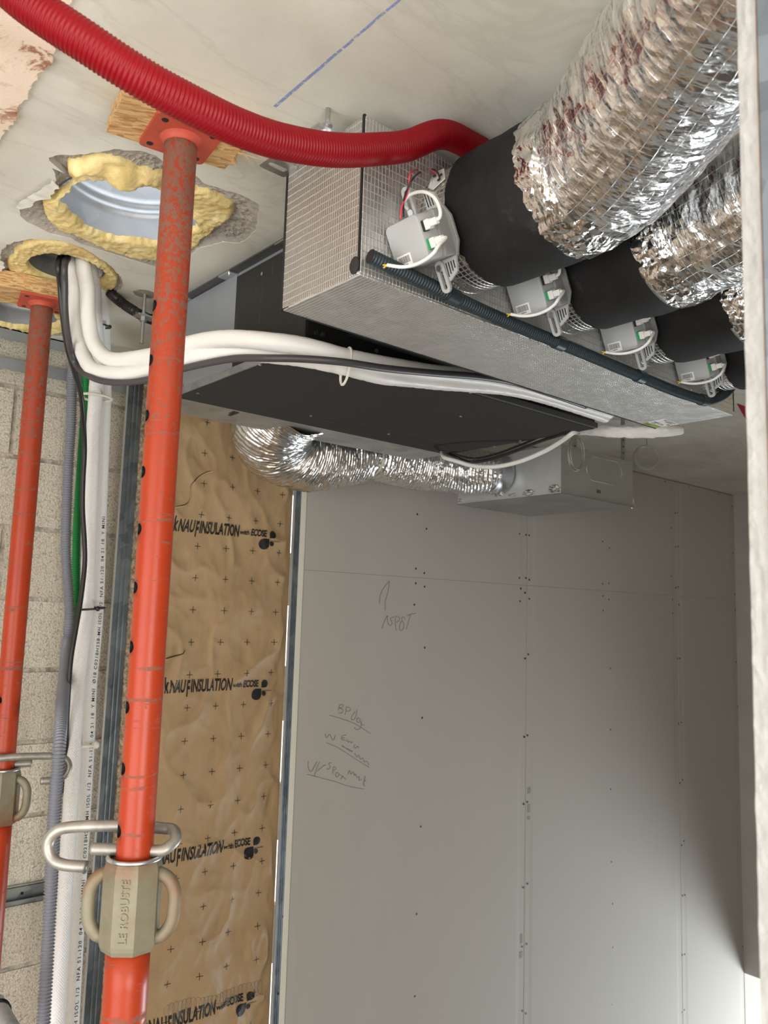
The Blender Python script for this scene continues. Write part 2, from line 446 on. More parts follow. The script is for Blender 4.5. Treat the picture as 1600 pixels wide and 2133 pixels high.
def drywall():
    m, nt, b = newmat('plasterboard_paper'); b.inputs['Roughness'].default_value = 0.8; b.inputs['Specular IOR Level'].default_value = 0.2
    v = coords(nt, 'Object', (2.2, 2.2, 0.35)); n = ntex(nt, v, 2.5, 4, 0.6); n2 = ntex(nt, coords(nt), 500, 2); n3 = ntex(nt, coords(nt), 5, 5, 0.7)
    c = mixc(nt, n, srgb(190, 182, 173), srgb(181, 178, 169))
    c = mixc(nt, mth(nt, 'MULTIPLY', ramp(nt, n3, [(0.62, (0, 0, 0)), (0.75, (1, 1, 1))]), 0.12), c, srgb(140, 134, 128))
    lk(nt, c, b.inputs['Base Color'])
    bump(nt, b, n2, 0.06, 0.001)
    return m
M['drywall'] = drywall()
M['board_edge'] = plain('cream_board_edge', srgb(226, 222, 206), 0.8)
M['gypsum'] = plain('cut_gypsum', srgb(170, 169, 166), 0.9, 0, 45, 0.06, 90, 0.6, 0.004)
M['screw'] = plain('black_screw', srgb(18, 17, 16), 0.6)
def paint():
    m, nt, b = newmat('worn_orange_paint'); b.inputs['Specular IOR Level'].default_value = 0.35
    v = coords(nt); tc = node(nt, 'ShaderNodeTexCoord'); sp = node(nt, 'ShaderNodeSeparateXYZ'); lk(nt, tc.outputs['Object'], sp.inputs[0])
    n = ntex(nt, coords(nt, 'Object', (1, 1, 0.8)), 130, 8, 0.78); nr = ntex(nt, coords(nt, 'Object', (2, 2, 20)), 4.0, 4, 0.62, 0.5)
    n3 = ntex(nt, v, 9, 4, 0.6)
    up = mth(nt, 'MULTIPLY_ADD', sp.outputs[2], 0.29, -0.035)          # the head of the prop is worn most
    up = mth(nt, 'MAXIMUM', up, -0.01)
    spots = ramp(nt, mth(nt, 'ADD', n, up), [(0.605, (0, 0, 0)), (0.64, (1, 1, 1))])
    rings = mth(nt, 'MULTIPLY', ramp(nt, nr, [(0.61, (0, 0, 0)), (0.64, (1, 1, 1))]), ramp(nt, n, [(0.42, (0, 0, 0)), (0.52, (1, 1, 1))]))
    w = mth(nt, 'MAXIMUM', spots, rings)
    red = mixc(nt, n3, srgb(168, 60, 23), srgb(150, 46, 20))
    rust = mixc(nt, n3, srgb(116, 72, 48), srgb(104, 92, 82))
    dull = mth(nt, 'MULTIPLY', mth(nt, 'MULTIPLY_ADD', sp.outputs[2], 1.0, -0.05, True), 0.9)
    red = mixc(nt, dull, red, srgb(134, 54, 34))
    lk(nt, mixc(nt, mth(nt, 'MULTIPLY', w, 0.85), red, rust), b.inputs['Base Color'])
    lk(nt, mth(nt, 'MULTIPLY_ADD', w, 0.35, 0.38), b.inputs['Roughness'])
    bump(nt, b, w, 0.3, -0.0006)
    return m
M['paint'] = paint()
M['red_plate'] = None
def plate_paint():
    m, nt, b = newmat('dull_red_paint'); b.inputs['Roughness'].default_value = 0.6
    v = coords(nt); n = ntex(nt, v, 40, 6, 0.7); n2 = ntex(nt, v, 8, 4)
    w = ramp(nt, n, [(0.58, (0, 0, 0)), (0.66, (1, 1, 1))])
    lk(nt, mixc(nt, mth(nt, 'MULTIPLY', w, 0.7), mixc(nt, n2, srgb(190, 82, 60), srgb(170, 66, 48)), srgb(110, 84, 66)), b.inputs['Base Color'])
    return m
M['red_plate'] = plate_paint()
M['lower_paint'] = paint(); M['lower_paint'].name = 'fresh_orange_paint'
def cast():
    m, nt, b = newmat('weathered_cast_iron'); b.inputs['Metallic'].default_value = 0.25; b.inputs['Roughness'].default_value = 0.62
    v = coords(nt); n = ntex(nt, v, 24, 6, 0.7); n2 = ntex(nt, v, 60, 4); n3 = ntex(nt, v, 11, 4)
    c = mixc(nt, n, srgb(104, 98, 80), srgb(146, 140, 118))
    c = mixc(nt, ramp(nt, n3, [(0.46, (0, 0, 0)), (0.64, (1, 1, 1))]), c, srgb(124, 84, 56))
    lk(nt, c, b.inputs['Base Color']); bump(nt, b, n2, 0.35, 0.0015)
    return m
M['cast'] = cast()
M['pin'] = plain('grey_steel_rod', srgb(160, 156, 148), 0.45, 0.6, 30, 0.15, 60, 0.2)
def osb():
    m, nt, b = newmat('osb_board'); b.inputs['Roughness'].default_value = 0.8
    v = coords(nt, 'Object', (1, 1, 1), (0, 0, 0.5))
    vo = node(nt, 'ShaderNodeTexVoronoi', feature='F1'); vo.inputs['Scale'].default_value = 170
    mp = node(nt, 'ShaderNodeMapping'); mp.inputs['Scale'].default_value = (0.35, 1.3, 2.2); mp.inputs['Rotation'].default_value = (0, 0, 0.6)
    lk(nt, v, mp.inputs[0]); lk(nt, mp.outputs[0], vo.inputs['Vector'])
    sep = node(nt, 'ShaderNodeSeparateColor'); lk(nt, vo.outputs['Color'], sep.inputs[0])
    n = ntex(nt, coords(nt, 'Object', (1, 14, 1), (0, 0, 0.5)), 30, 4)
    c = ramp(nt, sep.outputs[0], [(0.0, srgb(168, 122, 74)), (0.5, srgb(208, 168, 112)), (1.0, srgb(226, 194, 142))])
    lk(nt, mixc(nt, mth(nt, 'MULTIPLY', n, 0.4), c, srgb(140, 96, 56)), b.inputs['Base Color'])
    bump(nt, b, sep.outputs[1], 0.5, 0.003)
    return m
M['osb'] = osb()
M['splinter'] = plain('raw_wood', srgb(222, 188, 128), 0.8, 0, 60, 0.15)
M['red_conduit'] = plain('red_conduit_plastic', srgb(124, 2, 15), 0.44, 0, 6, 0.05, spec=0.25)
M['red_sheet'] = plain('red_plastic_sheet', srgb(150, 8, 20), 0.5)
M['teal_conduit'] = plain('dark_teal_plastic', srgb(36, 52, 58), 0.45)
M['grey_conduit'] = plain('grey_conduit_plastic', srgb(124, 126, 134), 0.4)
M['green_conduit'] = plain('green_conduit_plastic', srgb(20, 140, 66), 0.45)
M['black_plastic'] = plain('black_plastic', srgb(34, 32, 33), 0.4)
M['cable_grey'] = plain('dark_grey_cable', srgb(66, 64, 66), 0.42)
def pipe_white():
    m, nt, b = newmat('white_pipe_insulation'); b.inputs['Roughness'].default_value = 0.42
    v = coords(nt); n = ntex(nt, v, 9, 4, 0.6)
    lk(nt, mixc(nt, n, srgb(238, 236, 232), srgb(222, 219, 214)), b.inputs['Base Color'])
    bump(nt, b, ntex(nt, v, 28, 3), 0.25, 0.003)
    return m
M['pipe'] = pipe_white()
def pipe_waffle():
    m, nt, b = newmat('waffled_white_insulation'); b.inputs['Roughness'].default_value = 0.5
    v = coords(nt, 'UV'); sp = node(nt, 'ShaderNodeSeparateXYZ'); lk(nt, v, sp.inputs[0])
    s = lambda c, p: mth(nt, 'SINE', mth(nt, 'MULTIPLY', c, 2*pi/p))
    h = mth(nt, 'MULTIPLY', s(sp.outputs[0], 0.0058), s(sp.outputs[1], 0.0062))
    b.inputs['Base Color'].default_value = srgb(236, 234, 232)
    bump(nt, b, h, 0.5, 0.0012)
    return m
M['waffle'] = pipe_waffle()
M['white_plastic'] = plain('white_plastic', srgb(232, 230, 224), 0.4)
M['tie_white'] = plain('natural_nylon', srgb(226, 224, 210), 0.45)
M['motor'] = plain('grey_plastic', srgb(176, 177, 175), 0.5, 0, 0)
M['motor_dark'] = plain('mid_grey_plastic', srgb(138, 138, 136), 0.5)
M['green_plug'] = plain('green_plug_plastic', srgb(40, 150, 92), 0.4)
M['paper'] = plain('white_label', srgb(238, 236, 232), 0.6)
M['lime'] = plain('lime_label', srgb(160, 178, 50), 0.6)
M['grey_print'] = plain('grey_print', srgb(120, 118, 122), 0.6)
M['yellow'] = plain('yellow_wire', srgb(220, 190, 60), 0.5)
M['pink'] = plain('red_wire', srgb(206, 60, 80), 0.45)
M['chalk'] = None
def chalk():
    m, nt, b = newmat('blue_chalk'); b.inputs['Roughness'].default_value = 0.95
    v = coords(nt); n = ntex(nt, v, 120, 4, 0.7)
    b.inputs['Base Color'].default_value = srgb(134, 152, 208)
    lk(nt, ramp(nt, n, [(0.36, (0, 0, 0)), (0.6, (1, 1, 1))]), b.inputs['Alpha'])
    return m
M['chalk'] = chalk()

# ================================================================== STRUCTURE
ZC = 0.73                                # underside of the ceiling slab
YB, YW = 2.20, 2.36                      # plasterboard face, block wall face
XR, XL, YF, ZF = 4.545, -1.8, -2.3, -EYE
# ---- floor, outer walls with their windows (out of frame, seen in reflections)
fl = struct('floor', MB().box((XL-0.2, YF-0.2, ZF-0.15), (3.0, YW+0.2, ZF)), M['floor'])
adopt(MB().box((-0.2, -1.9, ZF+0.0005), (2.4, 0.1, ZF+0.018)).build('reflector_panel', plain('golden_reflector', srgb(226, 178, 92), 0.6, 0, 9, 0.08)), fl)  # unseen golden panel added to tint the foil's reflections
def wall_with_hole(mb, axis, pos, th, a0, a1, h0, h1, z0=ZF, z1=ZC+0.2, lo=None, hi=None):
    def bx(u0, u1, w0, w1):
        if u1-u0 < 1e-4 or w1-w0 < 1e-4: return
        if axis == 'x': mb.box((pos, u0, w0), (pos+th, u1, w1))
        else: mb.box((u0, pos, w0), (u1, pos+th, w1))
    bx(lo, a0, z0, z1); bx(a1, hi, z0, z1); bx(a0, a1, z0, h0); bx(a0, a1, h1, z1)
    return mb
struct('wall_outer', wall_with_hole(MB(), 'x', XL-0.2, 0.2, -1.6, 1.2, -2.0, 0.5, lo=YF-0.2, hi=YW+0.2), M['render_white'])
struct('wall_front', wall_with_hole(MB(), 'y', YF-0.2, 0.2, -1.0, 1.4, -1.6, 0.5, lo=XL, hi=XR+0.15), plain('board_lining', srgb(242, 206, 104), 0.7))
wr = struct('wall_right')
tag(wr, 'white partition wall ending the grey plasterboard wall')
MB().box((XR, YF, -1.857), (XR+0.1, YB, ZC+0.02)).build('partition', M['render_white'], wr)
# stairwell beyond the low opening
struct('wall_stairwell', MB().box((5.95, YF, -4.2), (6.05, 0.4, ZC)).box((5.95, 2.1, -4.2), (6.05, YW, ZC)).box((5.95, 0.4, -2.1), (6.05, 2.1, ZC)).box((5.95, 0.4, -4.2), (6.05, 2.1, -3.7)).box((3.0, YF-0.1, -4.2), (6.05, YF, ZC)), M['render_white'])
struct('floor_stairwell', MB().box((2.94, YF, -4.3), (6.05, YW, -4.2)).box((2.94, YF, -4.2), (3.0, YW, ZF-0.15)), M['floor'])
struct('ceiling_stairwell', MB().box((XR+0.1, YF, ZC), (6.05, YW, ZC+0.1)), M['render_white'])

# ---- ceiling with its three broken-out holes
CE = [(-2.0, -2.5), (4.75, -2.5), (4.75, 2.6), (-2.0, 2.6)]
def pxc(pts, sc=2.857): return [at_z(x/sc, y/sc, ZC).xy for x, y in pts]
H1c, H2c, H3c = Vector((0.58, 1.435)), Vector((0.588, 1.785)), Vector((0.60, 2.17))
spall1 = pxc([(285,950),(330,920),(430,925),(520,915),(600,905),(680,888),(770,895),(850,900),(930,930),(975,965),(1060,1000),(1170,1050),(1230,1100),(1350,1135),(1450,1165),(1540,1220),(1530,1300),(1520,1360),(1470,1420),(1420,1450),(1330,1440),(1250,1460),(1180,1480),(1130,1520),(1030,1570),(930,1620),(800,1580),(700,1550),(600,1500),(520,1470),(420,1420),(300,1390),(220,1350),(170,1330),(120,1290),(120,1240),(150,1190),(230,1150),(270,1125),(340,1080),(400,1045),(330,1040),(310,1000)])
foam1 = pxc([(400,965),(460,965),(520,950),(600,940),(700,955),(760,985),(830,1020),(900,1030),(960,1045),(1070,1095),(1170,1140),(1250,1150),(1300,1180),(1390,1230),(1390,1290),(1330,1345),(1290,1360),(1200,1430),(1150,1495),(1040,1530),(930,1565),(800,1550),(700,1520),(600,1480),(520,1440),(420,1400),(350,1385),(290,1330),(255,1250),(250,1200),(330,1170),(420,1120),(450,1070),(405,1040)])
spall2 = pxc([(10,1540),(60,1450),(180,1425),(320,1428),(400,1440),(500,1480),(580,1530),(640,1570),(690,1620),(730,1690),(690,1740),(580,1750),(400,1730),(200,1720),(60,1690),(0,1640)])
foam2 = pxc([(40,1600),(80,1530),(150,1460),(250,1440),(400,1450),(500,1490),(600,1560),(660,1610),(700,1680),(670,1730),(600,1745),(450,1735),(330,1725),(200,1715),(90,1650)])
def polar(poly, c):
    a = sorted((atan2(p[1]-c[1], p[0]-c[0]), hypot(p[0]-c[0], p[1]-c[1])) for p in poly)
    def f(t):
        t = (t+pi) % (2*pi) - pi
        for i in range(len(a)):
            t0, r0 = a[i]; t1, r1 = a[(i+1) % len(a)]
            if i == len(a)-1: t1 += 2*pi
            tt = t if t >= t0 else t+2*pi
            if t0 <= tt <= t1: return r0+(r1-r0)*(tt-t0)/max(1e-6, t1-t0)
        return a[0][1]
    return f
def circle_poly(c, r, amp, n=120, seed=0):
    return lambda t: r*(1+amp*noise.noise(Vector((cos(t)*2.2+seed, sin(t)*2.2, 3.1)))) + 0.004*noise.noise(Vector((cos(t)*11, sin(t)*11, seed)))
sp1, fo1 = polar(spall1, H1c), polar(foam1, H1c)
sp2, fo2 = polar(spall2, H2c), polar(foam2, H2c)
sp3, fo3 = circle_poly(H3c, 0.165, 0.1, seed=5), circle_poly(H3c, 0.145, 0.12, seed=8)
HOLES = [(H1c, sp1, fo1, 0.130), (H2c, sp2, fo2, 0.086), (H3c, sp3, fo3, 0.108)]
def rim(c, rf, n=180, jag=0.004):
    out = []
    for k in range(n):
        t = 2*pi*k/n
        r = rf(t) + jag*noise.noise(Vector((cos(t)*18, sin(t)*18, c[1]*9))) + 0.5*jag*noise.noise(Vector((cos(t)*47, sin(t)*47, 1)))
        out.append((c[0]+r*cos(t), c[1]+r*sin(t)))
    return out
RIMS = [rim(h[0], h[1]) for h in HOLES]
# rims 1/2 and 2/3 come close: keep them apart
for ra, rb in ((0, 1), (1, 2)):
    mid = (HOLES[ra][0]+HOLES[rb][0])/2; ax = (HOLES[rb][0]-HOLES[ra][0]).normalized()
    # dividing line through the narrowest place between the sleeves
    g = ((HOLES[ra][0]+ax*HOLES[ra][3]) + (HOLES[rb][0]-ax*HOLES[rb][3]))/2
    for ri, sgn in ((ra, -1), (rb, 1)):
        RIMS[ri] = [tuple(Vector(p) + ax*(max(0, 0.006-sgn*((Vector(p)-g).dot(ax)))*sgn)) for p in RIMS[ri]]
cu = bpy.data.curves.new('slab', 'CURVE'); cu.dimensions = '2D'; cu.fill_mode = 'BOTH'; cu.extrude = 0.11
for poly in [CE]+RIMS:
    s = cu.splines.new('POLY'); s.points.add(len(poly)-1); s.use_cyclic_u = True
    for p, q in zip(s.points, poly): p.co = (q[0], q[1], 0, 1)
to = bpy.data.objects.new('slab', cu); COL.objects.link(to)
me = bpy.data.meshes.new_from_object(to.evaluated_get(bpy.context.evaluated_depsgraph_get()))
bpy.data.objects.remove(to)
for v in me.vertices: v.co.z += ZC+0.11
ce = link('ceiling', me, M['ceiling']); ce['kind'] = 'structure'
tag(ce, 'bare concrete ceiling slab with broken-out holes and water stains')
# added unseen slab keeps the small holes dark, open sky above the large sleeve
struct('hole_shade_slab', MB().box((-2.0, 1.62, ZC+0.50), (2.5, 2.7, ZC+0.56)), M['floor'])

def ring_mesh(c, rin, rout, zf, nt=200, nr=12):
    """annulus; rin, rout functions or lists by index k; zf(t, s, x, y)"""
    vs = []; fs = []
    for k in range(nt):
        t = 2*pi*k/nt; a = rin(t); o = rout(k, t)
        for j in range(nr+1):
            s = j/nr
            p0 = Vector((c[0]+a*cos(t), c[1]+a*sin(t))); p = p0.lerp(Vector(o), s)
            vs.append((p.x, p.y, zf(t, s, p.x, p.y)))
    for k in range(nt):
        k2 = (k+1) % nt
        for j in range(nr):
            fs.append((k*(nr+1)+j, k2*(nr+1)+j, k2*(nr+1)+j+1, k*(nr+1)+j+1))
    return MB().add(vs, fs)
def rimfun(i, n=180):
    R = RIMS[i]
    def f(k, t):
        u = (t % (2*pi))/(2*pi)*n; a = int(u) % n; w = u-int(u)
        return Vector(R[a]).lerp(Vector(R[(a+1) % n]), w)
    return f
sleeve_names = [('galvanised duct sleeve in the largest ceiling hole, ringed by yellow foam', 'duct sleeve'),
                ('foam-packed cable sleeve in the ceiling hole that the white pipes pass through', 'sleeve'),
                ('foam-ringed dark metal sleeve in the ceiling hole beside the far prop head', 'sleeve')]
for i, (c, sf, ff, R) in enumerate(HOLES):
    def zs(t, s, x, y, i=i):
        e = min(1, (1-s)*5.0)
        return ZC + 0.001 + e*(0.007 + 0.005*noise.noise(Vector((x*45, y*45, 2))) + 0.004*noise.noise(Vector((x*130, y*130, 5))) + 0.0025*noise.noise(Vector((x*330, y*330, 5)))) + (1-s)*0.006
    st = ring_mesh(c, lambda t: R+0.001, rimfun(i), zs, 420, 30).build('broken_concrete', M['slab_raw'], None)
    adopt(st, ce)
    sl = thing('pipe_sleeve', sleeve_names[i][0], sleeve_names[i][1], (c[0], c[1], ZC+0.02))
    top = ZC+0.30 if i == 0 else ZC+0.42
    def rf(L, th, p, R=R, i=i):
        w = 0.0
        for zz in (0.055, 0.075, 0.16, 0.18, 0.25):
            w += 0.0035*math.exp(-((L-zz)/0.006)**2)
        return R-0.002-w
    zb = ZC+0.012
    path = [Vector((c[0], c[1], zb+k*0.004)) for k in range(int((top-zb)/0.004))]
    MB().tube(path, R, 72, False, rf).build('sleeve_tube', M['sleeve'] if i != 1 else M['galv_dull'], sl, smooth=True)
    if i: MB().cyl((c[0], c[1], top-0.01), (c[0], c[1], top-0.005), R-0.003, n=48).build('shade_disc', M['black_steel'], sl)  # added black disc, makes the small sleeves dark inside
    fr = rimfun(i)
    def fout(k, t, c=c, ff=ff, fr=fr):
        a = Vector((c[0]+ff(t)*cos(t), c[1]+ff(t)*sin(t))); b = fr(k, t)
        cc = Vector((c[0], c[1]))
        return a if (a-cc).length < (b-cc).length-0.003 else cc+(b-cc)*(1-0.003/(b-cc).length)
    def zfoam(t, s, x, y, i=i):
        edge = min(1, min(s, 1-s)*6); prof = sqrt(max(0, edge*(2-edge)))
        l = 0.5+0.5*noise.noise(Vector((x*34+i*7, y*34, 1))); l2 = noise.noise(Vector((x*95, y*95, 4)))
        z = ZC + 0.012 - prof*(0.0115 + 0.005*max(0, l-0.4) + 0.0030*l2 + 0.0018*noise.noise(Vector((x*210, y*210, 9))))
        if i == 0:                       # two fat blobs at the upper rim
            for bx, by, br, bh in BLOBS:
                d = hypot(x-bx, y-by)
                if d < br: z -= bh*(1-(d/br)**2)*prof
        return z
    BLOBS = []
    if i == 0:
        for (px, py, br, bh) in ((735/2.857, 1060/2.857, 0.035, 0.022), (530/2.857, 990/2.857, 0.030, 0.014), (440/2.857, 990/2.857, 0.018, 0.012), (380/2.857, 1210/2.857, 0.04, 0.014), (890/2.857, 1065/2.857, 0.022, 0.012)):
            q = at_z(px, py, ZC); BLOBS.append((q.x, q.y, br, bh))
    rin = (lambda t: R-0.004 - (0.030*max(0, noise.noise(Vector((cos(t)*2.6, sin(t)*2.6, 7.3)))-0.05) + 0.005*noise.noise(Vector((cos(t)*13, sin(t)*13, 2))))) if i != 1 else (lambda t: R-0.006)
    ring_mesh(c, rin, fout, zfoam, 260, 18).build('foam_ring', M['foam'], sl, smooth=True)
    # grey skim lip dragged over the foam edge
    if i < 2:
        lips = [(2.55, 3.35)] if i == 0 else [(2.0, 2.9)]
        for t0, t1 in lips:
            def lipf(u, v):
                t = t0+(t1-t0)*u; k = 0
                o = fr(0, t); cc = Vector((c[0], c[1])); d = (o-cc)
                w = 0.028*(0.5+0.5*noise.noise(Vector((t*7, 1, i))))*max(0.0, sin(pi*u))**0.4
                p = cc + d*(1+0.02/d.length*v*0.4) - d.normalized()*w*(1-v)
                return Vector((p.x, p.y, ZC-0.004-0.003*(1-v)+0.002*noise.noise(Vector((p.x*60, p.y*60, 0)))))
            MB().grid(50, 6, lipf).build('plaster_lip', M['ceiling'], sl, smooth=True)

# old plaster coat and the chalk line
edge_px = [(150,-60),(137,40),(128,66),(118,80),(112,84),(112,98),(104,104),(107,118),(100,132),(86,140),(78,146),(74,160),(66,168),(60,178),(57,196),(46,207),(36,216),(33,226),(38,236),(30,246),(18,258),(6,272),(-4,286),(-30,318)]
pts = []
ep = [at_z(x, y, ZC).xy for x, y in edge_px]
for a, b in zip(ep[:-1], ep[1:]):
    for k in range(8):
        p = a.lerp(b, k/8); n_ = Vector((b.y-a.y, a.x-b.x)).normalized()
        pts.append(p + n_*(0.005*noise.noise(Vector((p.x*110, p.y*110, 0)))+0.003*noise.noise(Vector((p.x*330, p.y*330, 4)))))
pts.append(ep[-1])
far = [Vector((-1.2, 1.6)), Vector((-1.2, -0.4)), Vector((0.1, -0.4))]
poly = [(p.x, p.y, ZC+0.002) for p in pts+far]
op = MB().prism(poly, (0, 0, -0.009)).build('old_plaster', M['old_plaster']); adopt(op, ce)
op['label'] = 'old pinkish cream plaster coat with a ragged edge'
a, b = at_z(842, -10, ZC), at_z(572, 222, ZC)
def chalkf(u, v):
    p = a.lerp(b, u); n_ = Vector((b.y-a.y, a.x-b.x, 0)).normalized()
    w = 0.0016 + 0.0011*u
    return p + n_*((v-0.5)*2*w + 0.0012*noise.noise(Vector((u*9, 0, 0)))) + Vector((0, 0, -0.0004))
ch = MB().grid(60, 1, chalkf).build('chalk_line', M['chalk']); adopt(ch, ce); ch['label'] = 'blue chalk line'

# ---- block wall: every block its own piece
wl = struct('wall_left')
tag(wl, 'unplastered grey concrete block wall behind the props and pipes')
MB().box((XL, YW+0.0045, ZF), (1.6, YW+0.2, ZC)).build('mortar_bed', M['mortar'], wl)
bl, bh = 0.50, 0.1945
variants = []
for k in range(3):
    mb = MB()
    def face(u, v):
        e = 0.0035*fbm(Vector((u*14, v*7, k*9.0)), 3)
        return Vector(((u-0.5)*(bl-0.012), 0.0 + 0.002*fbm(Vector((u*20, v*9, k*5+3.0)), 3), (v-0.5)*(bh-0.013)+e*(1 if 0 < v < 1 else 0)))
    mb.grid(6, 3, face)
    hw, hh = (bl-0.012)/2, (bh-0.013)/2
    mb.add([(-hw,0,-hh),(hw,0,-hh),(hw,0,hh),(-hw,0,hh),(-hw,0.03,-hh),(hw,0.03,-hh),(hw,0.03,hh),(-hw,0.03,hh)], [(0,4,5,1),(1,5,6,2),(2,6,7,3),(3,7,4,0)])
    variants.append(mb.mesh('concrete_block'))
course = 0; z = 0.396
rows = [0.396+bh*k for k in range(-14, 2)]
for r, z0 in enumerate(rows):
    off = 0.667 if (r % 2 == 0) else 0.917
    k0 = off - 0.5*5
    for k in range(7):
        xc = k0 + 0.5*k + 0.25
        if xc > 1.5 or z0+bh < ZF: continue
        o = link('concrete_block', variants[(r*3+k) % 3], M['block'], wl)
        ztop = min(z0+bh, ZC)
        o.location = (xc + random.uniform(-.002, .002), YW + random.uniform(-.003, .002), z0+bh/2)
        if z0+bh > ZC: o.scale = (1, 1, (ZC-z0)/bh*0.96); o.location.z = (z0+ZC)/2

# ceiling track and the rails across the blocks
MB().box((XL, 2.283, ZC-0.030), (1.48, 2.287, ZC-0.0005)).box((XL, 2.283, ZC-0.004), (1.48, 2.335, ZC-0.0005)).build('trim_1', M['track'])['kind'] = 'structure'
def rail(z0, z1, x0, x1, name, mat, lip=0.012, holes=()):
    mb = MB().box((x0, YW-0.006, z0), (x1, YW-0.004, z1))
    mb.box((x0, YW-0.024, z0), (x1, YW-0.004, z0+0.0015)).box((x0, YW-0.024, z1-0.0015), (x1, YW-0.004, z1))
    mb.box((x0, YW-0.024, z0), (x1, YW-0.0228, z0+lip)).box((x0, YW-0.024, z1-lip), (x1, YW-0.0228, z1))
    o = mb.build(name, mat); o['kind'] = 'structure'
    for x in holes:
        adopt(MB().cyl((x, YW-0.0085, (z0+z1)/2), (x, YW-0.006, (z0+z1)/2), 0.004, n=12).build('screw_head', M['screw']), o)
    return o
struct('trim_2', MB().box((XL, YW-0.022, 0.632), (1.48, YW-0.0205, 0.664)).box((XL, YW-0.0205, 0.6625), (1.48, YW-0.003, 0.664)), M['track'])
rail(-0.800, -0.752, XL, 1.48, 'trim_3', M['galv'], 0.013, (0.790, 0.30))

# ---- plasterboard lining with tapered long edges, screws and pencil notes
wb = struct('wall_back')
tag(wb, 'grey plasterboard lining of the back wall')
def board(x0, x1, z0, z1):
    g = 0.0012; tp = 0.050; dp = 0.0016
    xs = [x0+g, x0+g+0.004, x0+tp-0.018, x0+tp, x1-tp, x1-tp+0.018, x1-g-0.004, x1-g]
    ds = [dp+0.001, dp, dp, 0, 0, dp, dp, dp+0.001]
    vs = []
    for zz in (z0+0.0004, z1-0.0004):
        for x, d in zip(xs, ds): vs.append((x, YB+d, zz))
    n = len(xs); fs = [(i, i+1, n+i+1, n+i) for i in range(n-1)]
    vs += [(xs[0], YB+0.0125, z0), (xs[-1], YB+0.0125, z0), (xs[0], YB+0.0125, z1), (xs[-1], YB+0.0125, z1)]
    b = 2*n
    fs += [(0, n, b+2, b), (n-1, b+1, b+3, 2*n-1), tuple(range(n))[::-1]+(b, b+1), tuple(range(n, 2*n))+(b+3, b+2)]
    return MB().add(vs, fs).build('plasterboard_panel', M['drywall'], wb)
JX = [1.556, 2.703, 3.908, 4.545]; ZJ = 0.131
for x0, x1 in zip(JX[:-1], JX[1:]):
    board(x0, x1, -4.2 if x1 > 3 else ZF, ZJ); board(x0, x1, ZJ, ZC-0.004)
MB().box((JX[-1]+0.0005, YB, -4.2), (6.0, YB+0.0125, ZC)).build('stairwell_panel', M['drywall'], wb)
MB().box((1.60, YB+0.014, ZF), (6.0, YB+0.02, ZC)).build('backing', M['galv_dull'], wb)
MB().box((1.5345, YB-0.0005, ZF), (1.5555, YB+0.0125, ZC-0.004)).build('board_edge', M['board_edge'], wb)['label'] = 'cream cut edge of the first board'
def zp(pts, ox, oy, sc): return [(ox+x/sc, oy+y/sc) for x, y in pts]
scr = zp([(175,127),(147,531),(140,644),(111,1212),(86,1730),(882,217),(940,309),(873,562),(926,590),(872,655),(928,677),(863,791),(929,1064),(913,1509),(1531,341),(1573,348),(1531,621),(1572,622),(1539,689),(1567,716),(1534,769),(1567,1132),(1562,1631),(1558,2057)], 580, 1000, 3.048)
scr += zp([(274,440),(274,687),(226,737),(250,760),(222,806),(274,793),(269,1102),(251,1125),(246,1560),(264,1552),(681,475),(719,511),(681,710),(716,707),(683,777),(716,797),(684,859),(725,1179),(725,1519),(1028,141),(1161,173),(1327,212),(1401,280),(1085,317),(1097,314),(1061,398),(1089,505),(1101,503),(1064,667),(1089,732),(1101,727),(1070,798),(1106,826),(1070,874),(1407,541),(1416,767),(1419,857),(1098,1125),(1110,1124),(1425,1143),(1104,1485),(1119,1480),(1432,1391),(1441,1680)], 1000, 950, 2.667)
scr += zp([(726,250),(243,333),(263,322),(730,654),(265,776),(241,797),(736,887),(738,1129),(236,1126),(261,1111),(734,1447),(238,1483),(257,1497),(1126,199),(1111,216),(1134,539),(1121,562),(1126,842),(1139,839),(1126,1173),(1139,1169),(1138,1478),(1126,1492),(1454,443),(1462,808),(1461,1125)], 1000, 1550, 2.667)
scr += zp([(117,396),(90,916),(58,1392),(938,360),(912,900),(901,1408)], 560, 1600, 2.963)
mb = MB()
for x, y in scr:
    p = at_y(x, y, YB)
    if p.x > JX[-1]-0.004: continue
    mb.cyl((p.x, YB-0.0003, p.z), (p.x, YB+0.004, p.z), 0.0042, 0.002, n=10)
so = mb.build('drywall_screws', M['screw'], wb); so['kind'] = 'stuff'
# smudged board stamps
mb = MB()
for x, y, w, h in ((1102.5, 1647, 6, 11), (1102, 1684, 5, 16), (1102, 1704, 5, 6), (1086, 1989, 6, 11), (1087, 1955, 4, 18)):
    p, q = at_y(x-w/2, y-h/2, YB), at_y(x+w/2, y+h/2, YB)
    mb.box((p.x, YB+0.0006, q.z), (q.x, YB+0.0024, p.z))
mb.build('board_stamp', plain('faded_stamp', srgb(150, 146, 140), 0.8), wb)
def strokes(lists, ox, oy, sc, r=0.0009):
    mb = MB()
    for s in lists:
        P = [at_y(ox+x/sc, oy+y/sc, YB-0.0002) for x, y in s]
        if len(P) > 2: P = spline(P, 0.006)
        mb.tube(P, r, 5, True)
    o = mb.build('pencil_note', M['pencil'], wb); return o
Z0 = (580, 1000, 3.048)
strokes([[(643,782),(645,740),(665,690),(705,640)], [(705,640),(698,700),(680,770),(677,828)]], *Z0)                                     # arrow
